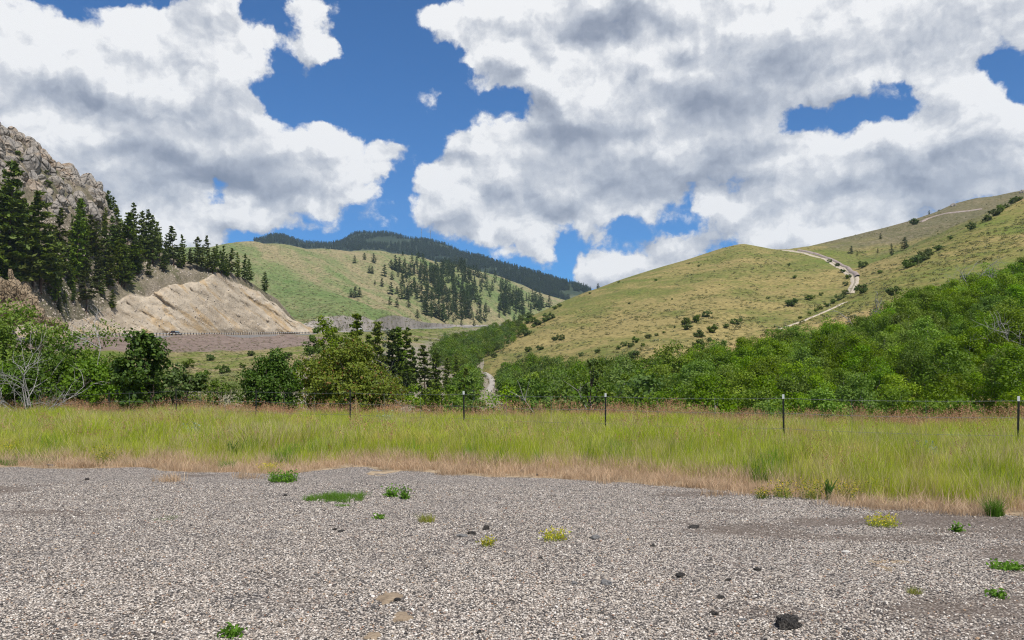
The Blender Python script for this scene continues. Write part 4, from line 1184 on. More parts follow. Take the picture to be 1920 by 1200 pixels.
p = at(62, 32.5); twigs('dead_bush', p, EYE + (HY - 640) / F * 32.5 - p.z, 3.2, 1, 'grey leafless dead bush with tangled branches in front of the bright trees', 13, .022)
p = at(930, 42); twigs('dead_bush', p, 2.2, 2.2, 3, 'small bare grey bush below the end of the footpath', 6, .018)
p = at(700, 38); twigs('dead_bush', p, 3.4, 1.6, 4, 'grey dead stems inside the right side of the big rusty shrub', 6, .02)
p = at(1880, 78); twigs('dead_tree', p, 6.0, 2.0, 6, 'pale bare trunk with grey branches at the right end of the thicket', 3, .07, 'dead tree')
for i, (px, py) in enumerate([(1640, 650), (1790, 590), (1815, 600), (1870, 575)]):
    p, nm = hit(px, py)
    twigs('dead_tree', p, 8.5, 3.0, 20 + i, ['grey leafless snag at the upper edge of the thicket', 'forked grey snag among the dark aspens', 'second grey snag among the dark aspens, right of the forked one', 'thin grey snag highest up in the thicket'][i], 4, .10, 'dead tree')
for i, (px, D, top) in enumerate([(1110, 42.2, 650), (175, 41, 640)]):
    p = at(px, D)
    twigs('dead_tree', p, EYE + (HY - top) / F * D - p.z, 1.1, 30 + i, ['dead grey spike rising out of the sparse dark tree', 'forked dead grey branch showing through the mid green bush'][i], 2, .07, 'dead tree')
# ------------------------------------------------------------------ rocks
def rock_mesh(name, seed, mat, sub=3, cuts=16, sq=(1, 1, 1), rough=.10):
    bm = bmesh.new()
    bmesh.ops.create_icosphere(bm, subdivisions=sub, radius=1.0)
    rng = np.random.default_rng(seed)
    co = np.array([v.co[:] for v in bm.verts])
    for k in range(cuts):
        n = rng.normal(size=3); n /= np.linalg.norm(n)
        d = rng.uniform(.62, .92)
        s = co @ n
        co = co - np.outer(np.clip(s - d, 0, None), n)
    r = 1 + rough * fbm(co[:, 0] * 2.2 + seed, co[:, 1] * 2.2, co[:, 2] * 2.2, 4, .55, seed) - rough * .6 * np.abs(vnoise(co[:, 0] * 5 + seed, co[:, 1] * 5, co[:, 2] * 3, seed + 5))
    co = co * r[:, None] * np.array(sq)
    for v, c in zip(bm.verts, co): v.co = c
    me = bpy.data.meshes.new(name)
    bm.to_mesh(me); bm.free()
    me.materials.append(mat)
    return me


def plain_rock(name, a, b):
    m, nt = new_mat(name)
    co = N(nt, 'ShaderNodeTexCoord').outputs['Object']
    finish(nt, MIX(nt, NOISE(nt, co, 3.0, 4.0, .6), a, b), .9)
    return m


M['tuss_0'] = leaf_mat('sage_tussock', (.095, .115, .055), (.165, .175, .085), .2, tree_var=.3)
M['tuss_1'] = leaf_mat('grass_tussock', (.13, .15, .045), (.25, .22, .085), .25, tree_var=.3)
M['spire'] = rock_mat('tan_spire_rock', (.30, .235, .155), (.36, .275, .18), (.27, .19, .12), .25)
CLIFF_ROCKS = [rock_mesh('cliff_rock_%d' % i, 700 + i, M['cliff'], 4, 9, (1, .9, 1.0 + .2 * (i % 3)), .10) for i in range(8)]
hillside = bpy.data.objects['rocky_hillside']
rr = random.Random(3)
CLIFF = [(-60, 215), (0, 240), (50, 268), (100, 306), (140, 332), (186, 348), (203, 400), (205, 425), (170, 412), (130, 392), (100, 398), (70, 372), (40, 350), (0, 420), (-60, 420)]
done = []
tries = 0
while len(done) < 95 and tries < 5000:
    tries += 1
    px, py = rr.uniform(-60, 206), rr.uniform(225, 425)
    if not in_poly(px, py, CLIFF): continue
    sz = rr.choice((12, 16, 21, 28, 36))
    if any((px - a) ** 2 + ((py - b) * .8) ** 2 < (.62 * (sz + c) / 1.4) ** 2 for a, b, c in done): continue
    p, nm = hit(px, py)
    if nm != 'rocky_hillside': continue
    done.append((px, py, sz))
    s = sz * .85 / F * p.y
    add('rock', CLIFF_ROCKS[rr.randrange(8)], hillside, (p.x, p.y + s * .45, p.z - s * .1), (rr.uniform(-.12, .12), rr.uniform(.0, .3), rr.uniform(0, 6.28)), (s, s, s * rr.uniform(.85, 1.3)))
for px, py, sz in [(5, 244, 16), (22, 246, 15), (36, 256, 16), (55, 262, 13), (66, 276, 17), (82, 291, 15), (95, 304, 13), (108, 312, 12), (124, 316, 8), (120, 326, 14), (140, 338, 12), (158, 336, 12), (166, 334, 9), (180, 344, 10), (184, 362, 14), (192, 384, 15), (-15, 236, 18), (-40, 222, 20)]:
    p, nm = hit(px, py + 6)
    if p is None: continue
    s = sz * .85 / F * p.y
    add('rock', CLIFF_ROCKS[rr.randrange(8)], hillside, (p.x, p.y + s * .2, p.z), (rr.uniform(-.2, .2), rr.uniform(-.1, .4), rr.uniform(0, 6.28)), (s, s, s * rr.uniform(.85, 1.2)))
# loose boulders on the scree
M['scree_stone'] = plain_rock('scree_stone', (.36, .305, .25), (.50, .44, .37))
SCREE_ROCKS = [rock_mesh('scree_rock_%d' % i, 730 + i, M['scree_stone'], 2, 12) for i in range(4)]
pts, rt, sc_, ix = [], [], [], []
for k in range(5200):
    px, py = rr.uniform(-40, 560), rr.uniform(380, 625)
    p, nm = hit(px, py)
    if nm != 'rocky_hillside' or (py > 515 and px > 190 and rr.random() < .7): continue
    s = rr.uniform(.12, .42) * (2.0 if rr.random() < .05 else 1)
    pts.append(tuple(p)); rt.append((rr.uniform(0, 6), rr.uniform(0, 6), rr.uniform(0, 6))); sc_.append((s * 1.2, s, s * .8)); ix.append(rr.randrange(4))
for k in range(1500):
    px, py = rr.uniform(560, 885), rr.uniform(640, 750)
    p, nm = hit(px, py)
    if nm != 'roadside_slope' or p.y < 60: continue
    s = rr.uniform(.06, .22)
    pts.append(tuple(p)); rt.append((rr.uniform(0, 6), rr.uniform(0, 6), rr.uniform(0, 6))); sc_.append((s * 1.2, s, s * .7)); ix.append(rr.randrange(4))
instancer('scree_stones', pts, rt, sc_, ix, SCREE_ROCKS, 'pale loose stones strewn over the hillside and the road cut', 'stones')

TUSS = []
for i in range(4):
    rg_ = np.random.default_rng(770 + i)
    c_ = rg_.normal(size=(26, 3)) * np.array([.30, .30, .14]) + np.array([0, 0, .22])
    v_, f_ = leaf_cards(c_, np.full(26, .34), np.full(26, .18), rg_)
    TUSS.append(mesh_np('tussock_%d' % i, v_, f_, M['tuss_%d' % (i % 2)]))
pts, rt, sc_, ix = [], [], [], []
got = []
for k in range(26000):
    p, nm = hit(rr.uniform(860, 1940), rr.uniform(355, 720))
    if nm in ('grassy_hill', 'grassy_spur') and p.y > 120: got.append((p.x, p.y, p.z - .05))
ga = np.array(got)
dn = fbm(ga[:, 0] / 40, ga[:, 1] / 40, octs=3, seed=99)
ga = ga[dn > RNG.uniform(-.4, .5, len(ga))]
s = RNG.uniform(.35, 1.1, len(ga)) * np.where(RNG.uniform(0, 1, len(ga)) < .05, 1.8, 1)
gb = []
for k in range(14000):
    p, nm = hit(rr.uniform(300, 1000), rr.uniform(452, 740))
    if nm in ('green_hill', 'roadside_slope'): gb.append((p.x, p.y, p.z - .05))
gb = np.array(gb)
s = np.concatenate([s, RNG.uniform(.4, 1.1, len(gb)) * np.where(gb[:, 1] > 420, 1.3, .55)])
pts = np.concatenate([ga, gb])
rt = np.stack([0 * s, 0 * s, RNG.uniform(0, 6.28, len(s))], 1); sc_ = np.stack([s * 1.4, s * 1.4, s], 1); ix = RNG.integers(0, 4, len(s))
instancer('sagebrush', pts, rt, sc_, ix, TUSS, 'low sagebrush and grass tussocks speckling the hills', 'sagebrush')
print('tussocks', len(pts))

sp = bpy.data.objects.new('rock_spires', None); COL.objects.link(sp)
p0 = at(30, 206); sp.location = p0
tag(sp, 'weathered tan rock spires rising above the bright trees at the left edge', 'rock formation')
SP_ROCKS = [rock_mesh('spire_rock_%d' % i, 760 + i, M['spire'], 4, 14, (1, 1, 1.5), .2) for i in range(3)]
for i, (px, py, wx, hy_, dd) in enumerate([(20, 514, 5, 13, 0), (24, 548, 18, 30, 1), (2, 545, 14, 32, 3), (-18, 555, 18, 40, 4), (46, 556, 13, 26, 0), (60, 572, 15, 26, -1), (72, 590, 14, 22, -2), (30, 590, 34, 26, -1), (-5, 525, 6, 12, 3), (100, 602, 16, 10, -3), (118, 612, 10, 8, -3)]):
    D = 206 + dd
    x, y, z = unproj(px, py, D)
    add('rock', SP_ROCKS[i % 3], sp, (x - p0.x, y - p0.y, z - p0.z), (0, 0, i * 1.9), (wx / F * D, wx / F * D, hy_ / F * D / 1.5))

# ------------------------------------------------------------------ gravel lot
EDGE_X = [-60, -25, -9.7, -7, -5, -3.9, -2.9, -1.6, .36, 2.05, 3.56, 4.4, 5.7, 6.1, 15, 25, 60]
EDGE_D = [16, 15.6, 15.1, 14.9, 14.3, 13.7, 15.3, 14.3, 13.5, 12.8, 11.4, 10.9, 10.1, 9.6, 7.4, 5.5, 3]


def lot_edge(x):
    return np.interp(x, EDGE_X, EDGE_D) + .22 * vnoise(np.asarray(x) * 1.3, np.asarray(x) * 0, seed=2) + .10 * vnoise(np.asarray(x) * 4.1, np.asarray(x) * 0, seed=3)


def lot_z(x, y):
    return .02 + .022 * fbm(np.asarray(x) / 1.8, np.asarray(y) / 1.8, octs=3, seed=51) + .006 * fbm(np.asarray(x) / .3, np.asarray(y) / .3, octs=2, seed=52)


def worn_at(x, y):
    x = np.asarray(x); y = np.asarray(y)
    v = fbm(x / 2.6 + 3, y / 1.1, octs=4, rough=.55, seed=88) + .10 * np.clip(x / 3.0, -1, 1) - .10
    return np.clip(v * 1.3, 0, .6)


m, nt = new_mat('chip_seal_gravel')
pos = N(nt, 'ShaderNodeNewGeometry').outputs['Position']
vo = N(nt, 'ShaderNodeTexVoronoi', {'Vector': pos, 'Scale': 58.0, 'Randomness': 1.0}, feature='F1')
rnd = N(nt, 'ShaderNodeSeparateColor', {0: vo.outputs['Color']})
chip = RAMP(nt, rnd.outputs[0], [(0.0, (.06, .052, .047)), (.22, (.14, .122, .108)), (.38, (.30, .26, .22)), (.60, (.41, .345, .285)), (.80, (.53, .465, .40)), (.95, (.67, .615, .55)), (1.0, (.33, .20, .14))])
gap = SMOOTH(nt, vo.outputs['Distance'], .40, .72)
tar = MIX(nt, SMOOTH(nt, NOISE(nt, pos, 2.2, 4.0, .6), .42, .62), (.050, .045, .043), (.095, .078, .066))
col = MIX(nt, gap, chip, tar)
worn = MATH(nt, 'MULTIPLY', SMOOTH(nt, MATH(nt, 'MULTIPLY_ADD', NOISE(nt, pos, 14.0, 3.0, .6), .5, N(nt, 'ShaderNodeAttribute', attribute_name='worn').outputs['Fac']), .40, .72), .62)
col = MIX(nt, worn, col, MIX(nt, NOISE(nt, pos, 30.0, 3.0, .6), (.050, .038, .030), (.16, .115, .085)))
h_ = MATH(nt, 'SUBTRACT', 1.0, vo.outputs['Distance'])
finish(nt, col, .85, h_, .9, .012, .25)
M['gravel'] = m
nu, nv = 160, 120
xs = np.concatenate([np.linspace(-60, -16, 20), np.linspace(-15.5, 15.5, 120), np.linspace(16, 60, 20)])
vv = np.concatenate([np.linspace(0, .45, 10), np.linspace(.47, 1, 110)])
Xg = np.repeat(xs[None], nv, 0)
Yg = -14 + (lot_edge(Xg) + 14) * vv[:, None]
Zg = lot_z(Xg, Yg); Zg[-1] -= .12; Zg[-2] -= .02
lot = add('gravel_lot', mesh_np('gravel_lot', np.stack([Xg, Yg, Zg], -1).reshape(-1, 3), grid_faces(nu, nv), M['gravel'], True))
lot['kind'] = 'structure'
a_ = lot.data.attributes.new('worn', 'FLOAT', 'POINT'); a_.data.foreach_set('value', worn_at(Xg, Yg).ravel().astype(np.float32))

# loose chips lying on the lot
m, nt = new_mat('stone_chip')
r_ = N(nt, 'ShaderNodeObjectInfo').outputs['Random']
finish(nt, RAMP(nt, r_, [(0.0, (.05, .045, .042)), (.22, (.12, .105, .095)), (.36, (.30, .26, .22)), (.56, (.43, .365, .30)), (.78, (.55, .485, .415)), (.95, (.70, .645, .575)), (.97, (.30, .165, .11)), (1.0, (.38, .27, .16))]), .75, None, spec=.3)
M['chip'] = m
CHIPS = [rock_mesh('chip_%d' % i, 800 + i, M['chip'], 1, 8, (1, .8, .6), .12) for i in range(6)]
n = 190000
D = 4.2 * (12.5 / 4.2) ** RNG.uniform(0, 1, n) ** 1.0
X = RNG.uniform(-.80, .80, n) * D
keep = (D < lot_edge(X) - .05)
cl_ = fbm(X / .9, D / .9, octs=3, seed=61)
keep &= (RNG.uniform(-.55, .5, n) < cl_ + .42) & (RNG.uniform(0, 1, n) > worn_at(X, D) * 1.6)
X, D = X[keep], D[keep]
s = RNG.uniform(.0045, .0105, len(X)) * np.where(RNG.uniform(0, 1, len(X)) < .02, 1.8, 1)
instancer('gravel', np.stack([X, D, lot_z(X, D) + s * .25], 1), RNG.uniform(-.5, .5, (len(X), 3)) + np.stack([0 * X, 0 * X, RNG.uniform(0, 6.28, len(X))], 1), np.stack([s * 1.15, s * 1.15, s], 1),
          RNG.integers(0, 6, len(X)), CHIPS, 'grey and white stone chips covering the lot', 'gravel')

# ------------------------------------------------------------------ field grass
def blade_mat(name, lo, hi, trans=.35, patch=None, pscale=.5, pr=(.45, .65)):
    m, nt = new_mat(name)
    g = N(nt, 'ShaderNodeNewGeometry')
    col = MIX(nt, g.outputs['Random Per Island'], lo, hi)
    if patch:
        col = MIX(nt, SMOOTH(nt, NOISE(nt, g.outputs['Position'], pscale, 4.0, .6), pr[0], pr[1]), col, patch)
    ob = N(nt, 'ShaderNodeObjectInfo').outputs['Random']
    v = MATH(nt, 'MULTIPLY_ADD', ob, .4, .8)
    col = MIX(nt, 1.0, col, N(nt, 'ShaderNodeCombineColor', {0: v, 1: v, 2: v}).outputs[0], 'MULTIPLY')
    b = N(nt, 'ShaderNodeBsdfPrincipled', {'Base Color': col, 'Roughness': .6, 'Specular IOR Level': .2})
    t = N(nt, 'ShaderNodeBsdfTranslucent', {'Color': col})
    N(nt, 'ShaderNodeOutputMaterial', {'Surface': N(nt, 'ShaderNodeMixShader', {0: trans, 1: b.outputs[0], 2: t.outputs[0]}).outputs[0]})
    return m


M['g_green'] = blade_mat('green_blade', (.31, .41, .018), (.53, .59, .045), .48, (.63, .53, .15), .55, (.50, .72))
M['g_tan'] = blade_mat('straw_blade', (.46, .36, .18), (.64, .54, .30), .35)
M['g_dry'] = blade_mat('short_dry_blade', (.48, .33, .20), (.68, .51, .34), .35)
M['g_seed'] = blade_mat('seed_head', (.36, .17, .09), (.56, .32, .19), .3)
M['g_lush'] = blade_mat('lush_blade', (.085, .20, .015), (.19, .36, .035), .42)
M['g_dark'] = blade_mat('dark_green_blade', (.05, .11, .018), (.10, .18, .03), .35)
M['g_yellow'] = blade_mat('yellow_flower', (.55, .45, .02), (.70, .58, .04), .3)
M['g_lime'] = blade_mat('yellow_green_weed', (.22, .27, .025), (.38, .40, .04), .35)
M['g_pale'] = blade_mat('silvery_leaf', (.26, .33, .22), (.36, .43, .30), .3)
M['g_red'] = blade_mat('rusty_seed', (.18, .05, .022), (.28, .09, .04), .2)


def blades(rng, n, rad, h0, h1, wd, bend=.45, seg=3):
    a = rng.uniform(0, 6.28, n); r = rad * np.sqrt(rng.uniform(0, 1, n))
    b = np.stack([np.cos(a) * r, np.sin(a) * r, np.full(n, -.02)], 1)
    h = rng.uniform(h0, h1, n); k = rng.uniform(.05, bend, n); t = rng.uniform(0, 6.28, n)
    dx = np.stack([np.cos(t), np.sin(t), 0 * t], 1)
    f_ = rng.uniform(0, 6.28, n); sd = np.stack([np.cos(f_), np.sin(f_), 0 * t], 1)
    V = []
    for s in range(seg + 1):
        f = s / seg
        c = b + np.array([0, 0, 1.0]) * (h * (f - .12 * k * f * f))[:, None] + dx * (h * k * f * f)[:, None]
        w_ = wd * (1 - .8 * f ** 1.5)
        V += [c - sd * w_ / 2, c + sd * w_ / 2]
    V = np.stack(V, 1)
    m_ = 2 * (seg + 1)
    Fc = np.concatenate([np.stack([np.arange(n) * m_ + 2 * s, np.arange(n) * m_ + 2 * s + 1, np.arange(n) * m_ + 2 * s + 3, np.arange(n) * m_ + 2 * s + 2], 1) for s in range(seg)])
    tips = V[:, -1]
    return V.reshape(-1, 3), Fc, tips


def multi(name, pieces):
    """pieces: (V, F, material); one mesh with several materials"""
    V, Fc, mi, n, mats = [], [], [], 0, []
    for v, f, m_ in pieces:
        if m_ not in mats: mats.append(m_)
        V.append(v); Fc.append(np.asarray(f) + n); mi.append(np.full(len(f), mats.index(m_))); n += len(v)
    me = mesh_np(name, np.concatenate(V), np.concatenate(Fc))
    for m_ in mats: me.materials.append(m_)
    me.polygons.foreach_set('material_index', np.concatenate(mi).astype(np.int32))
    return me


def tuft(kind, seed):
    rng = np.random.default_rng(seed)
    P = []
    def bl(n, rad, h0, h1, wd, mat, bend=.45, seg=3):
        v, f, t = blades(rng, n, rad, h0, h1, wd, bend, seg); P.append((v, f, M[mat])); return t
    def heads(t, mat, L=.10, per=7, spread=.018):
        C = np.concatenate([t + np.array([0, 0, -L * q]) + rng.normal(size=t.shape) * spread for q in np.linspace(0, 1, per)])
        v, f = leaf_cards(C, np.full(len(C), .030), np.full(len(C), .012), rng, None, np.tile([0, 0, 1.0], (len(C), 1)))
        P.append((v, f, M[mat]))
    if kind == 'green': bl(34, .16, .30, .62, .008, 'g_green'); bl(6, .16, .35, .62, .006, 'g_tan')
    if kind == 'mixed':
        bl(27, .16, .28, .60, .008, 'g_green'); bl(13, .16, .35, .66, .006, 'g_tan', .4)
    if kind == 'straw':
        bl(22, .15, .28, .58, .006, 'g_tan', .5); bl(16, .15, .25, .52, .007, 'g_green')
    if kind == 'seed':
        bl(24, .16, .3, .6, .007, 'g_green'); t = bl(9, .16, .60, .92, .005, 'g_tan', .25); heads(t, 'g_seed', .15, 10, .020)
    if kind == 'dry': bl(40, .14, .06, .20, .006, 'g_dry', .9, 2)
    if kind == 'dry_tall': bl(30, .14, .12, .34, .006, 'g_dry', .7, 2); bl(5, .14, .1, .3, .006, 'g_green')
    if kind == 'lush': bl(40, .14, .25, .52, .008, 'g_lush'); bl(10, .14, .3, .55, .007, 'g_green')
    return multi('tuft_%s_%d' % (kind, seed), P)


KINDS = ['green', 'mixed', 'straw', 'seed', 'dry', 'dry_tall', 'lush']
TUFTS = [tuft(k, 900 + 10 * i + j) for i, k in enumerate(KINDS) for j in range(3)]
n = 84000
D = RNG.uniform(8.0, 36.0, n) ; X = RNG.uniform(-1, 1, n) * (.68 * D + 7.0)
acc = RNG.uniform(0, 1, n) < (.68 * D + 7.0) / (.68 * 36 + 7.0)
D, X = D[acc], X[acc]
e = lot_edge(X); far_ = bench_edge(X)
inset = D - e
creep = fbm(X / 1.1, D / .6, octs=3, seed=91)
keep = ((inset > -.12 + .5 * creep) | ((inset > -1.6) & (creep > .16 - .22 * inset))) & (D < far_ + 5.5)
inset, D, X, far_ = inset[keep], D[keep], X[keep], far_[keep]
u = RNG.uniform(0, 1, len(D))
pn = fbm(X / 2.2, D / 3.0, octs=3, seed=71); pn2 = fbm(X / .9, D / 1.3, octs=2, seed=72)
strip = 1.1 + .8 * fbm(X / 2.6, X * 0, octs=2, seed=73) + np.clip((3 - np.abs(X - 2.0)) * .25, 0, .7)
kind = np.where(u < .52 + .9 * pn, 0, np.where(u < .80 + .7 * pn2, 1, 2))
kind = np.where((RNG.uniform(0, 1, len(D)) < .12) & (pn2 > .1), 6, kind)
back = np.clip((D - (far_ - .2)) / 2.5, 0, 1)
kind = np.where(RNG.uniform(0, 1, len(D)) < .015 + back * .42, 3, kind)
dry = inset < strip * RNG.uniform(.75, 1.25, len(D))
kind = np.where(dry, np.where(inset < strip * .55, 4, 5), kind)
thin = np.where(inset < .3, RNG.uniform(0, 1, len(D)) < .85, True)
kind, D, X, inset, back = kind[thin], D[thin], X[thin], inset[thin], back[thin]
s = (1 + .62 * fbm(X / .9, D / 1.1, octs=3, seed=95)) * RNG.uniform(.72, 1.22, len(D)) * (.58 + .26 * np.clip(inset / 4.0, 0, 1)) * (1 + .12 * back)
s = np.where(kind >= 4, RNG.uniform(.75, 1.2, len(D)), s); s = np.where(kind == 6, s * .9, s)
zg = np.where(inset < 0, lot_z(X, D), base_z(X, D))
wx = np.where(D > 17, 1.35, 1.1)
instancer('field_grass', np.stack([X, D, zg], 1), np.stack([RNG.normal(0, .06, len(D)), RNG.normal(0, .06, len(D)), RNG.uniform(0, 6.28, len(D))], 1), np.stack([s * wx, s * wx, s], 1),
          kind * 3 + RNG.integers(0, 3, len(D)), TUFTS, 'tall yellow green meadow grass with straw and rusty seed heads', 'grass')
print('tufts', len(D))

# ------------------------------------------------------------------ weeds and single plants on the lot and along its edge
def lot_point(px, py):
    D_ = EYE * F / (py - HY)
    x = (px - CX) / F * D_
    z = float(lot_z(x, D_)) if D_ < lot_edge(x) else float(base_z(x, D_))
    return Vector((x, D_, z))


def weed(name, px, py, wpx, kind, label, seed, hpx=None, cat='weed'):
    p = lot_point(px, py)
    w_ = wpx / F * p.y * (.85 if kind in ('yellow', 'clover') else 1.0)
    rng = np.random.default_rng(seed)
    P = []
    h = (hpx / F * p.y) if hpx else .12
    if kind in ('leafy', 'yellow'): h *= .72
    ar = w_ / 2
    n = int(60 + 900 * w_ * w_)
    def ell(v):
        v = v.copy(); v[:, 1] *= .9; return v
    if kind == 'mat':
        v, f, t = blades(rng, n * 7, ar * 1.25, h * .3, h * 1.15, .006, .9, 2)
        c = v.reshape(-1, 6, 3)[:, 0]; rr_ = np.linalg.norm(c[:, :2], axis=1) / (ar * 1.25)
        ok = fbm(c[:, 0] / (ar * .45) + seed, c[:, 1] / (ar * .45), octs=3, seed=seed) * .9 + .78 - rr_ > 0
        v = v.reshape(-1, 6, 3)[ok].reshape(-1, 3); nb = len(v) // 6
        f = np.concatenate([np.stack([np.arange(nb) * 6 + 2 * q, np.arange(nb) * 6 + 2 * q + 1, np.arange(nb) * 6 + 2 * q + 3, np.arange(nb) * 6 + 2 * q + 2], 1) for q in range(2)])
        P.append((v, f, M['g_lush']))
    if kind in ('clover', 'yellow'):
        v, f, t = blades(rng, max(26, n // 2), ar * .8, h * .35, h, .005, .8, 3); P.append((v, f, M['g_lime']))
        C = np.concatenate([v.reshape(len(t), 8, 3)[:, k] + rng.normal(size=t.shape) * .02 for k in (2, 4, 6)])
        lv, lf = leaf_cards(C, np.full(len(C), .026), np.full(len(C), .013), rng); P.append((lv, lf, M['g_lime' if kind == 'yellow' else 'g_dark']))
        C = np.concatenate([t + rng.normal(size=t.shape) * .014 for _ in range(2)])
        lv, lf = leaf_cards(C, np.full(len(C), .020), np.full(len(C), .014), rng); P.append((lv, lf, M['g_yellow']))
    if kind == 'tuft':
        v, f, t = blades(rng, n, ar * .5, h * .5, h, .005, .8, 3); P.append((v, f, M['g_lime'])); v, f, t = blades(rng, n // 2, ar * .5, h * .3, h * .8, .005, .9, 3); P.append((v, f, M['g_tan']))
    if kind == 'leafy':
        v, f, t = blades(rng, max(18, n // 2), ar * .8, h * .4, h, .006, .7, 3); P.append((v, f, M['g_dark']))
        C = np.concatenate([v.reshape(len(t), 8, 3)[:, k] + rng.normal(size=t.shape) * .025 for k in (2, 3, 4, 6)])
        lv, lf = leaf_cards(C, np.full(len(C), .045), np.full(len(C), .022), rng); P.append((lv, lf, M['g_lush']))
    if kind == 'sword':
        v, f, t = blades(rng, 26, ar * .35, h * .6, h, .035, .45, 4); P.append((v, f, M['g_dark']))
    if kind == 'pale':
        v, f, t = blades(rng, 34, ar * .5, h * .5, h, .016, .5, 3); P.append((v, f, M['g_pale']))
        lv, lf = leaf_cards(np.concatenate([t, t * np.array([1, 1, .8])]), np.full(2 * len(t), .07), np.full(2 * len(t), .03), rng); P.append((lv, lf, M['g_pale']))
    if kind == 'dock':
        v, f, t = blades(rng, 7, ar * .3, h * .6, h, .008, .2, 3); P.append((v, f, M['g_red']))
        C = np.concatenate([t * np.array([1, 1, q]) + rng.normal(size=t.shape) * .016 for q in np.linspace(.55, 1, 9)])
        lv, lf = leaf_cards(C, np.full(len(C), .03), np.full(len(C), .02), rng); P.append((lv, lf, M['g_red']))
    o = add(name, multi(name, P), None, p)
    return tag(o, label, cat)


WEEDS = [('grass_patch', 632, 936, 104, 'mat', 'bright green mat of short grass on the gravel left of centre', 14, 'grass patch'), ('grass_patch', 240 / 1.0, 868, 90, 'mat', 'thin green strip of short grass along the lot edge at left', 8, 'grass patch'),
         ('grass_patch', 48, 868, 110, 'mat', 'bright green mat of short grass at the left end of the lot edge', 12, 'grass patch'), ('grass_patch', 312, 975, 46, 'mat', 'small flat green grass patch alone on the left gravel', 5, 'grass patch'),
         ('grass_patch', 640, 950, 26, 'mat', 'tiny grass tuft just below the big green mat', 6, 'grass patch'),
         ('weed', 532, 905, 62, 'leafy', 'leafy green weed at the lot edge above the big green mat', 30, None), ('weed', 510, 884, 70, 'yellow', 'yellow green weed row in the dry grass at the lot edge', 24, None),
         ('weed', 735, 932, 26, 'leafy', 'small leafy weed right of the big green mat', 28, None), ('weed', 757, 936, 22, 'leafy', 'thin leafy sprig beside the small leafy weed', 34, None), ('weed', 712, 974, 16, 'leafy', 'tiny green sprout on the mid gravel', 8, None),
         ('weed', 800, 980, 62, 'tuft', 'sparse yellowing tuft on the mid gravel', 20, None), ('weed', 1040, 1016, 66, 'yellow', 'yellow flowering clump with one tall sprig near the picture centre', 32, None), ('weed', 914, 1026, 34, 'yellow', 'small yellow tuft beside the dark asphalt lumps', 26, None),
         ('weed', 1655, 988, 82, 'yellow', 'wide yellow green flowering clump on the right gravel', 32, None), ('weed', 1714, 1116, 46, 'tuft', 'grass tuft with straw blades on the lower right gravel', 22, None), ('weed', 432, 1196, 30, 'leafy', 'bright green sprig at the bottom edge of the picture', 30, None),
         ('weed', 428, 880, 26, 'mat', 'round green grass tuft at the lot edge under the sword-leaved plant', 20, None), ('sword_plant', 434, 860, 46, 'sword', 'dark green sword-leaved plant at the front of the field', 42, 'plant'),
         ('sweet_clover', 198, 872, 46, 'clover', 'yellow sweet clover at the lot edge left of the sword-leaved plant', 40, 'flower'), ('sweet_clover', 20, 862, 50, 'clover', 'yellow sweet clover behind the bright mat at the left edge', 36, 'flower'),
         ('sweet_clover', 1428, 938, 40, 'clover', 'yellow sweet clover at the left end of the row on the right lot edge', 24, 'flower'), ('sweet_clover', 1470, 936, 48, 'clover', 'second yellow sweet clover of the row on the right lot edge', 36, 'flower'),
         ('sweet_clover', 1520, 938, 60, 'clover', 'third and fullest yellow sweet clover of the row on the right lot edge', 40, 'flower'), ('sweet_clover', 1590, 938, 56, 'clover', 'fourth yellow sweet clover of the row on the right lot edge', 40, 'flower'),
         ('sweet_clover', 1632, 934, 40, 'clover', 'last yellow sweet clover at the right end of the row', 44, 'flower'), ('weed', 1552, 940, 24, 'sword', 'upright green weed between the clovers on the right lot edge', 46, None),
         ('weed', 1864, 970, 26, 'mat', 'bright tuft standing out of the dry grass at far right', 40, None), ('weed', 1882, 1066, 66, 'leafy', 'dark green weed on the stained gravel at the right edge', 18, None), ('weed', 1868, 1122, 26, 'leafy', 'small green weed below the stained gravel at the right edge', 16, None),
         ('weed', 1794, 1000, 12, 'leafy', 'thin sprig on the gravel near the right edge', 24, None), ('pale_thistle', 363, 832, 40, 'pale', 'pale silvery plant in the grass above left of the sword-leaved plant', 44, 'plant'),
         ('pale_thistle', 958, 840, 44, 'pale', 'pale silvery plant in the grass near the picture centre', 40, 'plant'), ('pale_thistle', 1738, 880, 30, 'pale', 'pale upright silvery plant in the right-hand grass', 56, 'plant'), ('pale_thistle', 726, 815, 40, 'pale', 'pale green milkweed in the grass left of centre', 50, 'plant'),
         ('dock_plant', 617, 862, 26, 'dock', 'rusty red dock seed spike above the dry edge', 34, 'plant'), ('dock_plant', 470, 838, 20, 'dock', 'thin reddish dock spike right of the sword-leaved plant', 40, 'plant'), ('dock_plant', 154, 800, 20, 'dock', 'reddish dock plant in the grass at left', 36, 'plant'),
         ('sweet_clover', 585, 866, 40, 'yellow', 'yellow weed left of the rusty dock spike', 28, 'flower'), ('mullein', 803, 800, 12, 'clover', 'single tall yellow flower spike in the grass by the fence', 44, 'flower')]
for i, (nm, px, py, wpx, kd, lb, hp, ct) in enumerate(WEEDS):
    weed(nm, px, py, wpx, kd, lb, 1000 + i, hp, ct or 'weed')

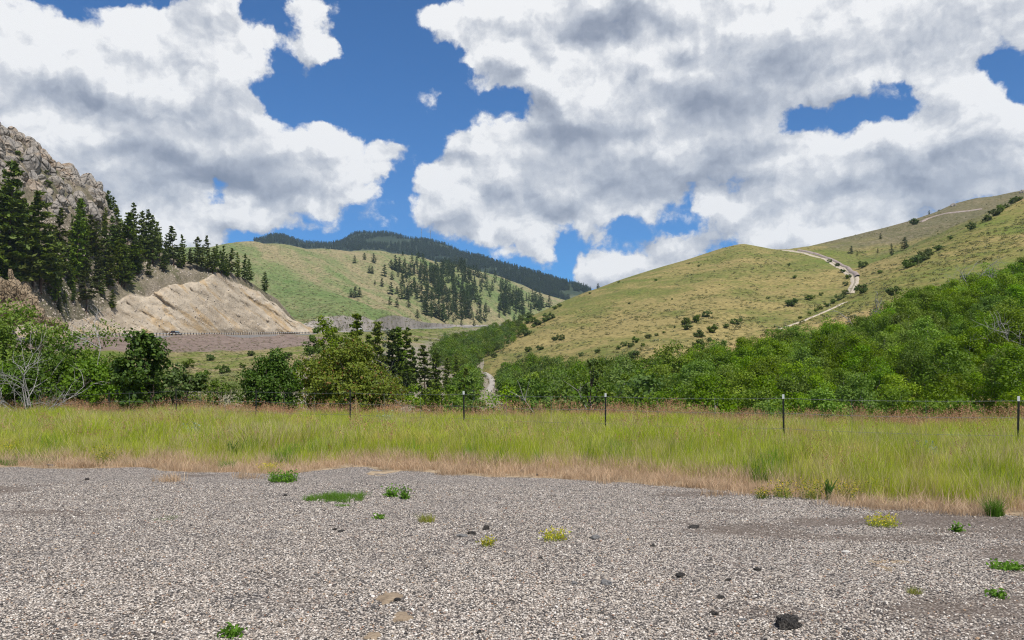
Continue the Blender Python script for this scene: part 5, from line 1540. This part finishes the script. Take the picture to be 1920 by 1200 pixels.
# dark asphalt lumps and odd stones on the lot
m, nt = new_mat('asphalt_lump')
co = N(nt, 'ShaderNodeTexCoord').outputs['Object']
nn = NOISE(nt, co, 9.0, 5.0, .7)
finish(nt, RAMP(nt, nn, [(.3, (.035, .031, .028)), (.48, (.095, .085, .076)), (.64, (.28, .25, .22))]), .85, nn, 1.0, .15, .2)
M['lump'] = m
m, nt = new_mat('pale_stone')
co = N(nt, 'ShaderNodeTexCoord').outputs['Object']
finish(nt, MIX(nt, NOISE(nt, co, 5.0, 5.0, .6), (.40, .37, .33), (.62, .58, .53)), .8)
M['pale'] = m
STONES = [(1475, 1186, 66, .75, 'lump', 'large dark asphalt lump at the bottom edge right of centre'), (912, 996, 19, .8, 'lump', 'dark asphalt lump next to the small yellow tuft'), (884, 1004, 24, .35, 'lump', 'flat dark lump left of the small yellow tuft'),
          (866, 1009, 30, .18, 'grey', 'flat grey slab below the flat dark lump'), (1115, 1014, 34, .30, 'grey', 'flat grey stone right of the yellow flowering clump'), (1058, 1011, 20, .4, 'grey', 'grey stone at the right foot of the yellow flowering clump'),
          (979, 886, 16, .75, 'lump', 'dark lump at the edge of the dry grass near centre'), (1007, 891, 14, .5, 'lump', 'smaller dark lump right of the one at the dry grass edge'), (640, 1000, 20, .4, 'lump', 'dark lump on the gravel below the big green mat'),
          (628, 996, 12, .5, 'lump', 'little dark lump left of the lump below the green mat'), (1276, 1084, 28, .5, 'lump', 'dark rounded lump on the lower right gravel'), (1138, 1098, 34, .4, 'grey', 'grey stone on the lower gravel right of centre'),
          (1076, 1098, 20, .5, 'grey', 'small grey stone left of the grey stone on the lower gravel'), (1302, 993, 34, .22, 'lump', 'long flat dark slab on the upper right gravel'), (1586, 1037, 20, .3, 'pale', 'flat whitish stone on the right gravel'),
          (94, 874, 18, .5, 'grey', 'grey stone by the green mat at the left lot edge'), (152, 868, 16, .5, 'grey', 'thin grey stone in the dry grass at the left lot edge'), (1224, 1027, 14, .5, 'lump', 'dark pebble right of the flat grey stone'), (1014, 1051, 16, .4, 'lump', 'dark chip below the yellow flowering clump'),
          (1420, 1072, 20, .45, 'lump', 'dark lump left of the flat whitish stone'), (1365, 1092, 16, .5, 'lump', 'small dark lump between the two larger lower right lumps'), (1352, 1130, 24, .4, 'lump', 'broad dark lump low on the right gravel'), (1338, 1162, 22, .45, 'lump', 'dark lump above left of the large asphalt lump'),
          (1392, 1174, 22, .3, 'grey', 'flat grey chip beside the large asphalt lump'), (535, 932, 12, .6, 'lump', 'dark pebble left of the big green mat'), (163, 902, 12, .5, 'lump', 'dark pebble near the left lot edge'), (745, 1130, 16, .6, 'lump', 'dark stone on the tan dirt patch'), (898, 1190, 16, .6, 'lump', 'dark bluish stone at the bottom edge near centre')]
for nm_, c_ in (('grey', ((.12, .115, .11), (.26, .25, .24))),):
    m, nt = new_mat('grey_stone'); co = N(nt, 'ShaderNodeTexCoord').outputs['Object']; q = NOISE(nt, co, 6.0, 5.0, .6); finish(nt, MIX(nt, q, *c_), .8, q, .5, .1); M['grey'] = m
for i, (px, py, wpx, fl, mt, lb) in enumerate(STONES):
    p = lot_point(px, py); s = wpx / F * p.y / 2 * .78
    o = add('asphalt_lump' if mt == 'lump' else 'stone', rock_mesh('lot_stone_%d' % i, 1100 + i, M[mt], 3, 9, (1, .8, fl), .45), None, (p.x, p.y, p.z + s * fl * .45), (0, 0, i * 1.1), (s * 1.1,) * 3)
    tag(o, lb, 'stone' if mt != 'lump' else 'asphalt lump')

# tan dirt showing through the chips
m, nt = new_mat('tan_dirt')
pos = N(nt, 'ShaderNodeNewGeometry').outputs['Position']
q = NOISE(nt, pos, 22.0, 5.0, .65)
finish(nt, RAMP(nt, q, [(.3, (.16, .12, .085)), (.55, (.29, .22, .15)), (.75, (.38, .30, .21))]), .95, q, .8, .02, .1)
M['dirt'] = m
for i, (px, py, wpx) in enumerate([(728, 1126, 50), (752, 1162, 38), (700, 1196, 30)]):
    p = lot_point(px, py); w_ = wpx / F * p.y
    V = [(0, 0, .014)]; k = 40
    for r in (.5, .85, 1.0):
        for a in range(k):
            q_ = 2 * math.pi * a / k
            rad = w_ / 2 * r * (1 + .38 * float(vnoise(np.array([math.cos(q_) * 1.9 + i * 5]), np.array([math.sin(q_) * 1.9]), seed=i + 4)[0]) + .14 * float(vnoise(np.array([math.cos(q_) * 6 + i * 5]), np.array([math.sin(q_) * 6]), seed=i + 9)[0]))
            V.append((math.cos(q_) * rad, math.sin(q_) * rad * 1.5, {.5: .012, .85: .009, 1.0: -.02}[r]))
    Fc = [(0, 1 + a, 1 + (a + 1) % k) for a in range(k)] 
    bm = bmesh.new(); vs = [bm.verts.new(v) for v in V]
    for f in Fc: bm.faces.new([vs[q_] for q_ in f])
    for ring in (0, 1):
        for a in range(k):
            b0 = 1 + ring * k
            bm.faces.new([vs[b0 + a], vs[b0 + k + a], vs[b0 + k + (a + 1) % k], vs[b0 + (a + 1) % k]])
    me = bpy.data.meshes.new('dirt_patch'); bm.to_mesh(me); bm.free(); me.materials.append(M['dirt'])
    o = add('dirt_patch', me, None, p); tag(o, ['tan dirt patch showing through the chips near the bottom edge', 'second tan dirt patch just below the first', 'small tan dirt patch cut by the bottom edge'][i], 'dirt patch')
# ------------------------------------------------------------------ highway, guardrail, vehicles
def box(mm, c, s, rz=0.0):
    x, y, z = [q / 2 for q in s]
    V = np.array([(-x, -y, -z), (x, -y, -z), (x, y, -z), (-x, y, -z), (-x, -y, z), (x, -y, z), (x, y, z), (-x, y, z)])
    if rz:
        ca, sa = math.cos(rz), math.sin(rz)
        V[:, :2] = np.stack([V[:, 0] * ca - V[:, 1] * sa, V[:, 0] * sa + V[:, 1] * ca], 1)
    mm.add(V + np.array(c), [(0, 3, 2, 1), (4, 5, 6, 7), (0, 1, 5, 4), (1, 2, 6, 5), (2, 3, 7, 6), (3, 0, 4, 7)])


def plain(name, col, rough=.6, metal=0.0, nscale=3.0, var=.25, spec=.3):
    m, nt = new_mat(name)
    co = N(nt, 'ShaderNodeTexCoord').outputs['Object']
    n = NOISE(nt, co, nscale, 4.0, .6)
    finish(nt, MIX(nt, n, tuple(c * (1 - var) for c in col), tuple(min(1, c * (1 + var)) for c in col)), rough, None, spec=spec, extra={'Metallic': metal})
    return m


M['road'] = plain('road_surface', (.36, .34, .32), .9, nscale=.3, var=.12)
M['paint_white'] = plain('road_paint', (.75, .75, .72), .7)
M['corten'] = plain('weathered_guardrail', (.075, .055, .045), .8)
rp = np.array([unproj(*q) for q in ROAD])
seg = np.concatenate([[0], np.cumsum(np.linalg.norm(np.diff(rp, axis=0), axis=1))])
S = np.arange(0, seg[-1], 3.0)
line = np.stack([np.interp(S, seg, rp[:, k]) for k in range(3)], 1)
ker = np.ones(15) / 15
line = np.stack([np.convolve(np.pad(line[:, k], 7, 'edge'), ker, 'valid') for k in range(3)], 1)
tan = np.gradient(line, axis=0); tan /= np.linalg.norm(tan, axis=1)[:, None]
nrm = np.stack([-tan[:, 1], tan[:, 0], 0 * S], 1); nrm /= np.linalg.norm(nrm, axis=1)[:, None]   # to the hill side
WID = 10.5
def strip(name, o0, o1, dz, mat, parent=None, thick=.6):
    rows = [line + nrm * o0 + np.array([0, 0, dz - thick]), line + nrm * o0 + np.array([0, 0, dz]), line + nrm * o1 + np.array([0, 0, dz]), line + nrm * o1 + np.array([0, 0, dz - thick])]
    V = np.stack(rows, 0).reshape(-1, 3)
    return add(name, mesh_np(name, V, grid_faces(len(S), 4), mat), parent)
hw = strip('highway', -.4, WID, .35, M['road'], None, 1.5); hw['kind'] = 'structure'
for o0 in (.6, WID - 1.0): strip('edge_line', o0, o0 + .16, .354, M['paint_white'], hw, .003)
strip('centre_line', WID / 2, WID / 2 + .2, .354, plain('yellow_paint', (.6, .42, .06)), hw, .003)
gr = bpy.data.objects.new('guardrail', None); COL.objects.link(gr)
i0, i1 = [int(np.argmin(np.abs(line[:, 1] - d))) for d in (235, 420)]
g0 = Vector(line[i0]); gr.location = g0
tag(gr, 'pale steel guardrail on dark posts along the highway edge', 'guardrail')
mm = Mesher()
path = line[i0:i1] - np.array(g0)
for za, zb, oo in ((.62, .72, .06), (.72, .82, .0), (.82, .92, .06)):
    V = np.stack([path + nrm[i0:i1] * oo + np.array([0, 0, .35 + za]), path + nrm[i0:i1] * (.06 - oo) + np.array([0, 0, .35 + zb])], 0).reshape(-1, 3)
    mm.add(V, grid_faces(i1 - i0, 2))
M['galv'] = plain('galvanised_rail', (.62, .62, .60), .5, nscale=.5)
add('rail', mm.mesh('rail', M['galv']), gr)
pm = Mesher(); box(pm, (0, 0, .52), (.20, .2, 1.25)); pme = pm.mesh('guardrail_post', M['corten'])
d_ = np.arange(S[i0], S[i1 - 1], 1.9)
for q in d_:
    c = [np.interp(q, S, line[:, k]) for k in range(3)]; j = int(q // 3)
    add('post', pme, gr, (c[0] + nrm[j][0] * -.16 - g0.x, c[1] + nrm[j][1] * -.16 - g0.y, c[2] + .25 - g0.z), (0, 0, math.atan2(tan[j][1], tan[j][0])))

M['car_dark'] = plain('dark_car_paint', (.022, .025, .032), .25, spec=.6)
M['car_white'] = plain('white_car_paint', (.75, .75, .74), .3, spec=.5)
M['glass'] = plain('car_glass', (.32, .38, .45), .1, spec=.8)
M['tyre'] = plain('tyre_rubber', (.02, .02, .02), .9)
M['rim'] = plain('wheel_rim', (.45, .45, .46), .35, metal=.8)
M['lamp_r'] = plain('tail_lamp', (.35, .02, .02), .3)
M['lamp_w'] = plain('head_lamp', (.8, .8, .75), .2)


def vehicle(name, px, off, label, paint, van=False):
    j = int(np.argmin(np.abs(line[:, 0] / line[:, 1] * F + CX - px)))
    rz = math.atan2(tan[j][1], tan[j][0])
    c = line[j] + nrm[j] * off
    root = bpy.data.objects.new(name, None); COL.objects.link(root)
    root.location = (c[0], c[1], c[2] + .36); root.rotation_euler = (0, 0, rz)
    tag(root, label, 'car' if not van else 'van')
    L, W, H = (4.7, 1.9, 1.75) if not van else (5.6, 2.1, 2.4)
    prof = [(-.5, .22), (-.5, .60), (-.47, .68), (-.40, .97), (-.30, 1.0), (.10, 1.0), (.22, .70), (.44, .62), (.5, .50), (.5, .22)] if not van else [(-.5, .15), (-.5, .95), (-.47, 1.0), (.25, 1.0), (.36, .62), (.47, .52), (.5, .4), (.5, .15)]
    bm = bmesh.new()
    ra = [bm.verts.new((x * L, -W / 2 * (1 if z < .66 else .86), z * H)) for x, z in prof]
    rb = [bm.verts.new((x * L, W / 2 * (1 if z < .66 else .86), z * H)) for x, z in prof]
    bm.faces.new(ra); bm.faces.new(rb[::-1])
    for i in range(len(prof)):
        k = (i + 1) % len(prof); bm.faces.new([ra[i], rb[i], rb[k], ra[k]])
    bmesh.ops.recalc_face_normals(bm, faces=bm.faces)
    bmesh.ops.bevel(bm, geom=list(bm.edges), offset=.05, segments=1, affect='EDGES')
    me = bpy.data.meshes.new('vehicle_body'); bm.to_mesh(me); bm.free(); me.materials.append(paint); add('body', me, root)
    wins = ([(-.38, -.20), (-.18, .02), (.03, .12)] if not van else [(.10, .24)])
    for s in (-1, 1):
        for a, b in wins:
            w_ = Mesher(); box(w_, ((a + b) / 2 * L, s * W * .455, H * .81), ((b - a) * L, .06, H * .24)); add('window', w_.mesh('side_window', M['glass']), root)
    w_ = Mesher(); box(w_, ((.165 if not van else .305) * L, 0, H * .84), (.10 * L, W * .74, H * .22)); add('windscreen', w_.mesh('windscreen', M['glass']), root)
    for sx in (-.32, .32):
        for s in (-1, 1):
            ty = Mesher(); r_ = .36
            V, Fc = tube([(0, -.12, 0), (0, .12, 0)], [r_, r_], 16); ty.add(V, Fc)
            V, Fc = tube([(0, -.12, 0), (0, -.12001, 0)], [r_, .01], 16); ty.add(V, Fc)
            V, Fc = tube([(0, .12, 0), (0, .12001, 0)], [r_, .01], 16); ty.add(V, Fc)
            wh = add('wheel', ty.mesh('wheel_tyre', M['tyre']), root, (sx * L, s * (W / 2 - .08), r_))
            rm = Mesher(); V, Fc = tube([(0, -.13, 0), (0, .13, 0)], [.2, .2], 12); rm.add(V, Fc); V, Fc = tube([(0, -.13, 0), (0, -.131, 0)], [.2, .01], 12); rm.add(V, Fc); V, Fc = tube([(0, .13, 0), (0, .131, 0)], [.2, .01], 12); rm.add(V, Fc)
            add('rim', rm.mesh('wheel_rim', M['rim']), wh)
    for s in (-1, 1):
        for x, mt, nm_ in ((.497, 'lamp_w', 'headlight'), (-.497, 'lamp_r', 'tail_light')):
            w_ = Mesher(); box(w_, (x * L, s * W * .38, H * .48), (.06, .25, .14)); add(nm_, w_.mesh(nm_, M[mt]), root)
    return root


vehicle('highway_car', 347, 3.2, 'small dark car on the highway behind the guardrail, below the tan road cut', M['car_dark'])
vehicle('white_van', 684, 4.0, 'white van on the highway beside the grey road cuts', M['car_white'], True)

M['brown_board'] = plain('brown_sign_wood', (.20, .095, .05), .8)
j = int(np.argmin(np.abs(line[:, 0] / line[:, 1] * F + CX - 363)))
rs = bpy.data.objects.new('road_sign', None); COL.objects.link(rs); c = line[j] + nrm[j] * 10.2
rs.location = (c[0], c[1], c[2] + .2); tag(rs, 'pair of upright brown boards standing beside the highway right of the dark car', 'sign')
for s in (-.6, .6):
    w_ = Mesher(); box(w_, (s, 0, 1.7), (.62, .08, 2.0)); bd = add('board', w_.mesh('board', M['brown_board']), rs)
    w_ = Mesher(); box(w_, (s, .06, .8), (.12, .12, 2.2)); add('post', w_.mesh('board_post', M['corten']), rs)

# ------------------------------------------------------------------ dirt roads and footpath draped over the hills
def track_mat(name, pale, mid, ruts=True):
    m, nt = new_mat(name)
    pos = N(nt, 'ShaderNodeNewGeometry').outputs['Position']
    u_ = N(nt, 'ShaderNodeAttribute', attribute_name='across').outputs['Fac']
    n = NOISE(nt, pos, .5, 5.0, .65)
    col = MIX(nt, SMOOTH(nt, n, .35, .65), pale, mid)
    if ruts:
        k = SMOOTH(nt, MATH(nt, 'MULTIPLY_ADD', n, .3, MATH(nt, 'ABSOLUTE', MATH(nt, 'SUBTRACT', u_, .5))), .20, .27)
        col = MIX(nt, k, MIX(nt, .75, col, (.20, .175, .11)), col)
    finish(nt, col, .95, n, .5, .3, .1)
    return m


M['track'] = track_mat('pale_dirt_track', (.52, .45, .35), (.40, .335, .255))
M['bank'] = track_mat('reddish_cut_bank', (.26, .20, .175), (.36, .30, .265), False)
M['path'] = track_mat('pale_gravel_path', (.40, .365, .32), (.33, .295, .255), False)


def drape(name, pix, width, mat, lift=.18, off=0.0, layers=None, hump=0.0, flat=False):
    P3 = []
    for px, py in pix:
        p, nm = hit(px, py)
        if p is None or (layers and nm not in layers): continue
        P3.append(tuple(p))
    P3 = np.array(P3)
    sg = np.concatenate([[0], np.cumsum(np.linalg.norm(np.diff(P3, axis=0), axis=1))])
    s_ = np.linspace(0, sg[-1], max(12, int(sg[-1] / 1.5)))
    L_ = np.stack([np.interp(s_, sg, P3[:, k]) for k in range(2)], 1)
    kk = np.ones(9) / 9
    for _ in range(2): L_ = np.stack([np.convolve(np.pad(L_[:, k], 4, 'edge'), kk, 'valid') for k in range(2)], 1)
    t_ = np.gradient(L_, axis=0); t_ /= np.linalg.norm(t_, axis=1)[:, None] + 1e-9
    n_ = np.stack([-t_[:, 1], t_[:, 0]], 1)
    us_ = np.linspace(-.5, .5, 7)
    zc = np.array([ground(x, y)[0].z for x, y in L_]); zc = np.convolve(np.pad(zc, 10, 'edge'), np.ones(21) / 21, 'valid')
    V, A = [], []
    for u_ in us_:
        wob = 1 + .12 * vnoise(s_ / 4, s_ * 0 + u_, seed=14)
        q = L_ + n_ * (u_ * width * wob + off)[:, None] if np.ndim(u_ * width * wob) else L_
        for kz, (x, y) in enumerate(q):
            z = zc[kz] if flat else ground(x, y)[0].z
            edge = abs(u_) > .45 or (flat and kz in (0, len(q) - 1))
            V.append((x, y, z + (lift + hump * (1 - (2 * u_) ** 2) if not edge else (-1.5 if flat else -.15)))); A.append(u_ + .5)
    me = mesh_np(name, V, grid_faces(len(s_), 7), mat, True)
    a_ = me.attributes.new('across', 'FLOAT', 'POINT'); a_.data.foreach_set('value', np.array(A, np.float32))
    o = add(name, me); o['kind'] = 'structure'
    return o


UP = [(1468, 469), (1490, 472), (1515, 477), (1540, 484), (1560, 492), (1580, 503), (1598, 515), (1604, 524), (1602, 534), (1596, 543), (1592, 554)]
drape('dirt_road', UP, 4.6, M['track'], .25)
drape('road_bank', [(a + 4, b - 2.5) for a, b in UP[:8]], 3.0, M['bank'], .3, hump=.8)
drape('farm_track', [(1590, 566), (1560, 580), (1535, 590), (1510, 600), (1490, 608), (1470, 615), (1445, 623)], 1.6, M['track'], .25)
drape('valley_track', [(1268, 683), (1245, 690), (1220, 697), (1195, 703)], 2.2, M['track'], .3)
drape('ridge_track', [(1722, 418), (1740, 409), (1760, 403), (1785, 399), (1815, 396), (1850, 391)], 4.0, M['bank'], .4)
drape('footpath', [(908, 698), (914, 702), (920, 708), (924, 715), (923, 722), (919, 729), (916, 737)], 2.6, M['path'], .5, flat=True)

# rock knobs on the right skyline
for i, (px, py, w_, h_, lb) in enumerate([(1788, 384, 12, 8, 'dark rock knob on the skyline of the right ridge'), (1916, 360, 10, 8, 'small dark rock knob at the right end of the skyline')]):
    p, nm = hit(px, py + 2)
    if p is None: continue
    tag(add('skyline_rock', rock_mesh('skyline_rock_%d' % i, 1300 + i, M['cliff'], 3, 14, (1, 1, .9), .2), None, p, (0, 0, i), (w_ / 2 / F * p.y, w_ / 2 / F * p.y, h_ / F * p.y)), lb, 'rock')

# two lattice masts on the far ridge
M['mast'] = plain('grey_mast_steel', (.22, .22, .24), .6)
for i, (px, lb) in enumerate([(790, 'thin lattice radio mast on the far ridge, left of the pair'), (807, 'thin lattice radio mast on the far ridge, right of the pair')]):
    for py in range(425, 500):
        p, nm = hit(px, py)
        if p is not None: break
    root = bpy.data.objects.new('radio_mast', None); COL.objects.link(root); root.location = p; tag(root, lb, 'mast', None)
    H_ = 46.0; mm = Mesher()
    for a in range(3):
        q = a * 2.094; mm.add(*tube([(1.6 * math.cos(q), 1.6 * math.sin(q), -4), (.4 * math.cos(q), .4 * math.sin(q), H_)], [.35, .25], 4))
    for k in range(10):
        z0, z1 = k * H_ / 10, (k + 1) * H_ / 10
        for a in range(3):
            q0, q1 = a * 2.094, (a + 1) * 2.094; r0, r1 = 1.6 - 1.2 * z0 / H_, 1.6 - 1.2 * z1 / H_
            mm.add(*tube([(r0 * math.cos(q0), r0 * math.sin(q0), z0), (r1 * math.cos(q1), r1 * math.sin(q1), z1)], [.15, .15], 3))
    add('lattice', mm.mesh('mast_lattice', M['mast']), root)
    for z in (30, 40):
        mm = Mesher(); V, Fc = tube([(0, -1.4, z), (0, -2.2, z)], [.4, 1.6], 10); mm.add(V, Fc); add('antenna', mm.mesh('mast_antenna', M['mast']), root)

# ------------------------------------------------------------------ wire fence along the field
M['post'] = plain('green_black_post_paint', (.020, .022, .018), .7, nscale=12)
M['post_top'] = plain('white_post_top', (.75, .75, .73), .6, nscale=12, var=.08)
M['wire'] = plain('galvanised_wire', (.22, .22, .22), .5, metal=.6)
fence = bpy.data.objects.new('wire_fence', None); COL.objects.link(fence)
tag(fence, 'barbed wire fence on slim dark steel posts with white tops', 'fence')
FP = []
for i in range(-2, 9):
    Z_ = 16.0 * (1 + .1537 * i); X_ = 16.0 * (948 - 359.6 * i) / F
    FP.append((X_, Z_, float(base_z(X_, Z_))))
fx, fy = FP[0][0] - FP[1][0], FP[0][1] - FP[1][1]; fa = math.atan2(fy, fx)
bm_ = Mesher(); box(bm_, (0, 0, .45), (.040, .008, 1.72)); box(bm_, (0, .022, .45), (.008, .034, 1.70)); post_me = bm_.mesh('steel_post', M['post'])
bm_ = Mesher(); box(bm_, (0, 0, 1.265), (.046, .014, .10)); box(bm_, (0, .024, 1.265), (.014, .040, .10)); top_me = bm_.mesh('post_top', M['post_top'])
rr = random.Random(2)
TOPS = []
for i, q in enumerate(FP):
    ln = (rr.uniform(-.03, .03), rr.uniform(-.03, .03))
    po = add('post', post_me, fence, q, (ln[0], ln[1], fa))
    if i <= 5: add('white_top', top_me, po)
for z_ in (1.22, .88, .52):
    pts = []
    for a, b in zip(FP[:-1], FP[1:]):
        for f in np.linspace(0, 1, 13)[:-1]:
            pts.append((a[0] + (b[0] - a[0]) * f, a[1] + (b[1] - a[1]) * f - .012, a[2] + (b[2] - a[2]) * f + z_ - .03 * 4 * f * (1 - f)))
    wm = Mesher(); wm.add(*tube(pts, [.0032] * len(pts), 4))
    for k in range(0, len(pts) - 1):
        for f in (.25, .75):
            c = np.array(pts[k]) * (1 - f) + np.array(pts[k + 1]) * f
            for s in (-1, 1): wm.add(*tube([c - np.array([.01, 0, .018 * s]), c + np.array([.01, 0, .018 * s])], [.0025, .0015], 3))
    add('wire', wm.mesh('barbed_wire', M['wire']), fence)
for a, b in zip(FP[:-1], FP[1:]):      # wire stays between the posts
    for f in (.36, .68):
        c = [a[k] + (b[k] - a[k]) * f for k in range(3)]
        wm = Mesher(); wm.add(*tube([(0, 0, .45), (.01, 0, .85), (0, 0, 1.22)], [.004] * 3, 4)); add('stay', wm.mesh('wire_stay', M['wire']), fence, c)
# ------------------------------------------------------------------ air
hz = Mesher(); box(hz, (0, 1900, 370), (9000, 4200, 1000))
m = bpy.data.materials.new('thin_air'); m.use_nodes = True; nt = m.node_tree; nt.nodes.clear()
pv = N(nt, 'ShaderNodeVolumePrincipled', {'Color': (.60, .80, 1.0, 1), 'Density': .000065, 'Anisotropy': .1})
N(nt, 'ShaderNodeOutputMaterial', {'Volume': pv.outputs[0]})
o = add('haze', hz.mesh('haze', m)); tag(o, 'thin blue haze over the valley', 'haze', None, 'stuff')
